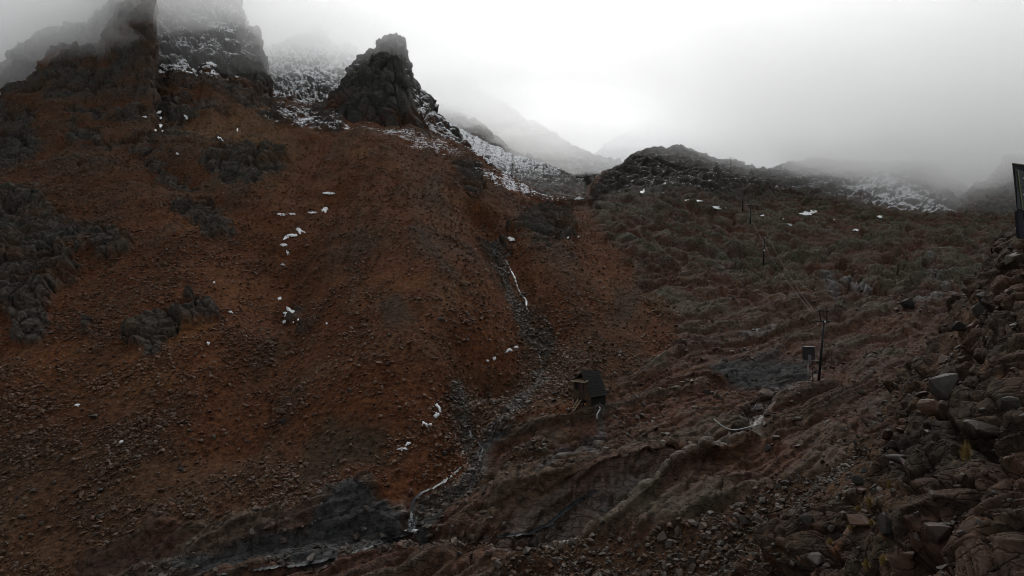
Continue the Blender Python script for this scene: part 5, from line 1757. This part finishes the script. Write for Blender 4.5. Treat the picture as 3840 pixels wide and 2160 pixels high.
PATCHES = [
    (1094, 1178, 62, 46, 0.5, 'largest bright snow patch beside the dark rock in the gully', None),
    (1080, 1206, 42, 15, 0.0, 'ragged snow strip just below the largest patch', None),
    (1048, 1119, 15, 11, 0.0, 'small snow fleck above the largest patch', None),
    (1232, 724, 46, 8, 0.0, 'top snow strip of the zigzag chain in the gully', None),
    (1218, 786, 30, 15, -0.6, 'hooked snow patch below the top strip of the chain', None),
    (1172, 797, 30, 7, 0.0, 'short snow strip in the middle of the chain', None),
    (1096, 802, 26, 7, 0.0, 'thin snow strip at the turn of the chain', None),
    (1056, 804, 34, 8, 0.0, 'outermost snow strip of the zigzag chain', None),
    (1124, 864, 26, 18, 0.8, 'forked snow patch lower in the zigzag chain', None),
    (1095, 882, 44, 10, -1.0, 'slanting snow strip below the forked patch', None),
    (1072, 892, 22, 10, -0.8, 'snow strip at the lower bend of the chain', None),
    (1064, 918, 24, 10, 0.3, 'narrow snow patch under the lower bend', None),
    (1078, 946, 12, 18, 0.4, 'upright snow sliver near the end of the chain', None),
    (1061, 992, 14, 8, 0.0, 'last snow fleck of the zigzag chain', None),
    (598, 420, 18, 12, -0.5, 'snow spot topping the vertical row on the upper mountainside', None),
    (548, 438, 34, 6, -0.8, 'curved snow wisp beside the vertical row of spots', None),
    (603, 442, 10, 9, 0.0, 'second snow spot of the vertical row', None),
    (602, 468, 14, 16, 0.0, 'third and ragged snow spot of the vertical row', None),
    (584, 488, 9, 8, 0.0, 'tiny snow spot off the foot of the vertical row', None),
    (608, 490, 9, 8, 0.0, 'lowest snow spot of the vertical row', None),
    (697, 438, 14, 14, 0.7, 'lone snow sliver on the ochre mountainside', None),
    (824, 518, 12, 16, 0.9, 'slanted snow sliver on the ochre slope', None),
    (890, 486, 7, 10, 0.0, 'tiny snow fleck high on the ochre slope', None),
    (665, 576, 12, 8, 0.0, 'snow fleck near the dark crag band', None),
    (1917, 896, 28, 14, 0.3, 'rounded white snow patch at the head of the stream gully', None),
    (2148, 890, 44, 10, -1.2, 'flat snow strip under the mossy rock lip', None),
    (2172, 744, 28, 12, 0.6, 'bright snow tongue at the foot of the snow slope', None),
    (1908, 1313, 22, 12, -0.4, 'snow patch at the edge of the debris cone by the trickle', None),
    (1936, 1302, 18, 7, 0.0, 'thin snow strip next to the trickle', None),
    (1854, 1344, 12, 12, -0.4, 'snow fleck at the toe of the cone', None),
    (1829, 1353, 9, 7, 0.0, 'tiny snow fleck at the toe of the cone', None),
    (1645, 1528, 12, 30, 0.5, 'upright snow sliver on the lower cone edge', None),
    (1637, 1556, 20, 18, -0.6, 'snow patch just under the upright sliver', None),
    (1594, 1592, 24, 16, 0.2, 'bright double snow patch low on the cone edge', None),
    (1614, 1592, 12, 8, 0.0, 'small half of the double snow patch', None),
    (1530, 1664, 16, 14, -0.8, 'snow fleck above the last patch of the cone edge', None),
    (1512, 1684, 30, 9, 0.4, 'lowest pointed snow strip of the cone edge', None),
    (290, 1519, 15, 9, -0.6, 'bright snow fleck high on the lower scree', None),
    (455, 1657, 13, 11, -0.6, 'bright snow fleck among dark stones of the lower scree', None),
    (780, 1287, 13, 10, 0.2, 'snow fleck below the dark scree crag', None),
    (865, 1170, 14, 9, 0.5, 'snow fleck between crag and gully', None),
    (803, 1059, 8, 6, 0.0, 'tiny snow dot high on the bare scree', None),
    (1225, 1213, 7, 6, 0.0, 'tiny snow dot right of the largest patch', None),
    (3026, 800, 44, 16, -0.8, 'bright snow patch above the lava slope', None),
    (3052, 793, 26, 14, 1.0, 'tilted snow sliver touching the bright patch', None),
    (3052, 834, 44, 9, 0.3, 'snow strip below the bright pair of patches', None),
    (2952, 842, 36, 9, 0.8, 'slanting snow strip on the dark lava', None),
    (2945, 820, 16, 7, 0.0, 'small snow fleck over the slanting strip', None),
    (2860, 808, 16, 6, 0.0, 'snow fleck near the third pole', None),
    (3210, 862, 20, 7, 0.0, 'snow fleck on the reddish slope', None),
    (3123, 824, 14, 8, 0.0, 'snow fleck between lava slope and knob', None),
    (3300, 812, 18, 9, 0.0, 'snow fleck at the foot of the misty knob', None),
    (2412, 718, 18, 12, -0.6, 'snow patch on the flank of the dark knoll', None),
    (2494, 690, 20, 10, -0.8, 'slanting snow patch on the face of the dark knoll', None),
    (2490, 724, 24, 9, -0.8, 'ragged snow patch lower on the dark knoll', None),
    (2600, 752, 70, 8, 0.6, 'long thin snow line across the base of the knoll', None),
    (2690, 778, 60, 10, 0.8, 'thin snow line below the third pole', None),
]
for k, (x, y, w_, h_, sl, lab, gr) in enumerate(PATCHES):
    snow_patch(x, y, w_, h_, lab, gr, sl, k)

# ------------------------------------------------------------------ tussock grass
def grass_material():
    m, nt, b = mat_new('dry_tussock')
    L = nt.links.new
    a = N(nt, 'ShaderNodeTexCoord')
    n1 = N(nt, 'ShaderNodeTexNoise', Scale=14.0, Detail=3.0)
    L(a.outputs['Object'], n1.inputs['Vector'])
    cr = N(nt, 'ShaderNodeValToRGB')
    cr.color_ramp.elements[0].position = 0.35
    cr.color_ramp.elements[0].color = (0.11, 0.072, 0.022, 1)
    cr.color_ramp.elements[1].position = 0.65
    cr.color_ramp.elements[1].color = (0.30, 0.20, 0.065, 1)
    L(n1.outputs[0], cr.inputs[0])
    L(cr.outputs[0], b.inputs['Base Color'])
    b.inputs['Roughness'].default_value = 0.7
    b.inputs['Specular IOR Level'].default_value = 0.2
    return m

M_GRASS = grass_material()

def tussock(px, py, w, h, label, seed, lean=0.0):
    rng = random.Random(seed)
    g, _ = ground(px, py)
    base = Vector(g.tolist())
    m_ = base.y / F
    R, H = w * m_ * 0.5, h * m_
    mb = MB()
    for _ in range(230):
        a = rng.uniform(0, 6.283)
        out = rng.uniform(0.15, 1.0)
        p0 = Vector((math.cos(a), math.sin(a), 0)) * R * 0.22 * rng.random()
        tip = Vector((math.cos(a) * R * out + lean * R, math.sin(a) * R * out, H * (1.05 - 0.55 * out * out) * rng.uniform(0.7, 1.1)))
        mid = p0.lerp(tip, 0.5) + Vector((0, 0, H * 0.18))
        side = Vector((-math.sin(a), math.cos(a), 0)) * max(0.006, R * 0.022)
        k = len(mb.v)
        mb.v += [p0 - side, p0 + side, mid + side * 0.8, mid - side * 0.8, tip]
        mb.f += [(k, k + 1, k + 2, k + 3), (k + 3, k + 2, k + 4)]
    o = mb.build('tussock', M_GRASS)
    o.location = base + Vector((-0.12, -0.3, -0.02))
    return tagged(o, label, 'grass tussock', 'dry tussocks of the near bank')

TUSS = [
    (3610, 1735, 70, 92, 'biggest golden tussock standing tall on the near bank', 0.15), (3255, 1892, 42, 40, 'upper tussock of the pair above the leaning slab', 0), (3298, 1890, 44, 36, 'spiky tussock next to the pair above the slab', 0.3),
    (3215, 1912, 34, 26, 'small brownish tussock under the pair', 0), (3190, 1985, 54, 34, 'flattened tussock on the edge of a long rock', 0), (3262, 1962, 36, 28, 'pale tussock above the flattened one', 0),
    (3110, 2042, 40, 34, 'tussock on the edge of the big sloping rock', 0), (3500, 2100, 66, 56, 'spiky round tussock beside the rusty boulder', 0), (3245, 2126, 40, 44, 'upright tussock low on the bank', -0.2),
    (3300, 2104, 44, 40, 'leaning tussock next to the upright low one', 0.3), (3492, 1582, 28, 26, 'tiny tussock high among grey blocks', 0), (3328, 1832, 26, 42, 'thin dry tussock beside the long grey boulder', 0.2),
    (3782, 2056, 42, 34, 'tussock by the violet-grey boulder', 0), (3180, 2036, 30, 24, 'faint little tussock between flat rocks', 0), (3600, 2085, 30, 26, 'low tussock under the purplish boulder', 0),
]
for k, (x, y, w_, h_, lab, le) in enumerate(TUSS):
    tussock(x, y, w_, h_, lab, 40 + k, le)
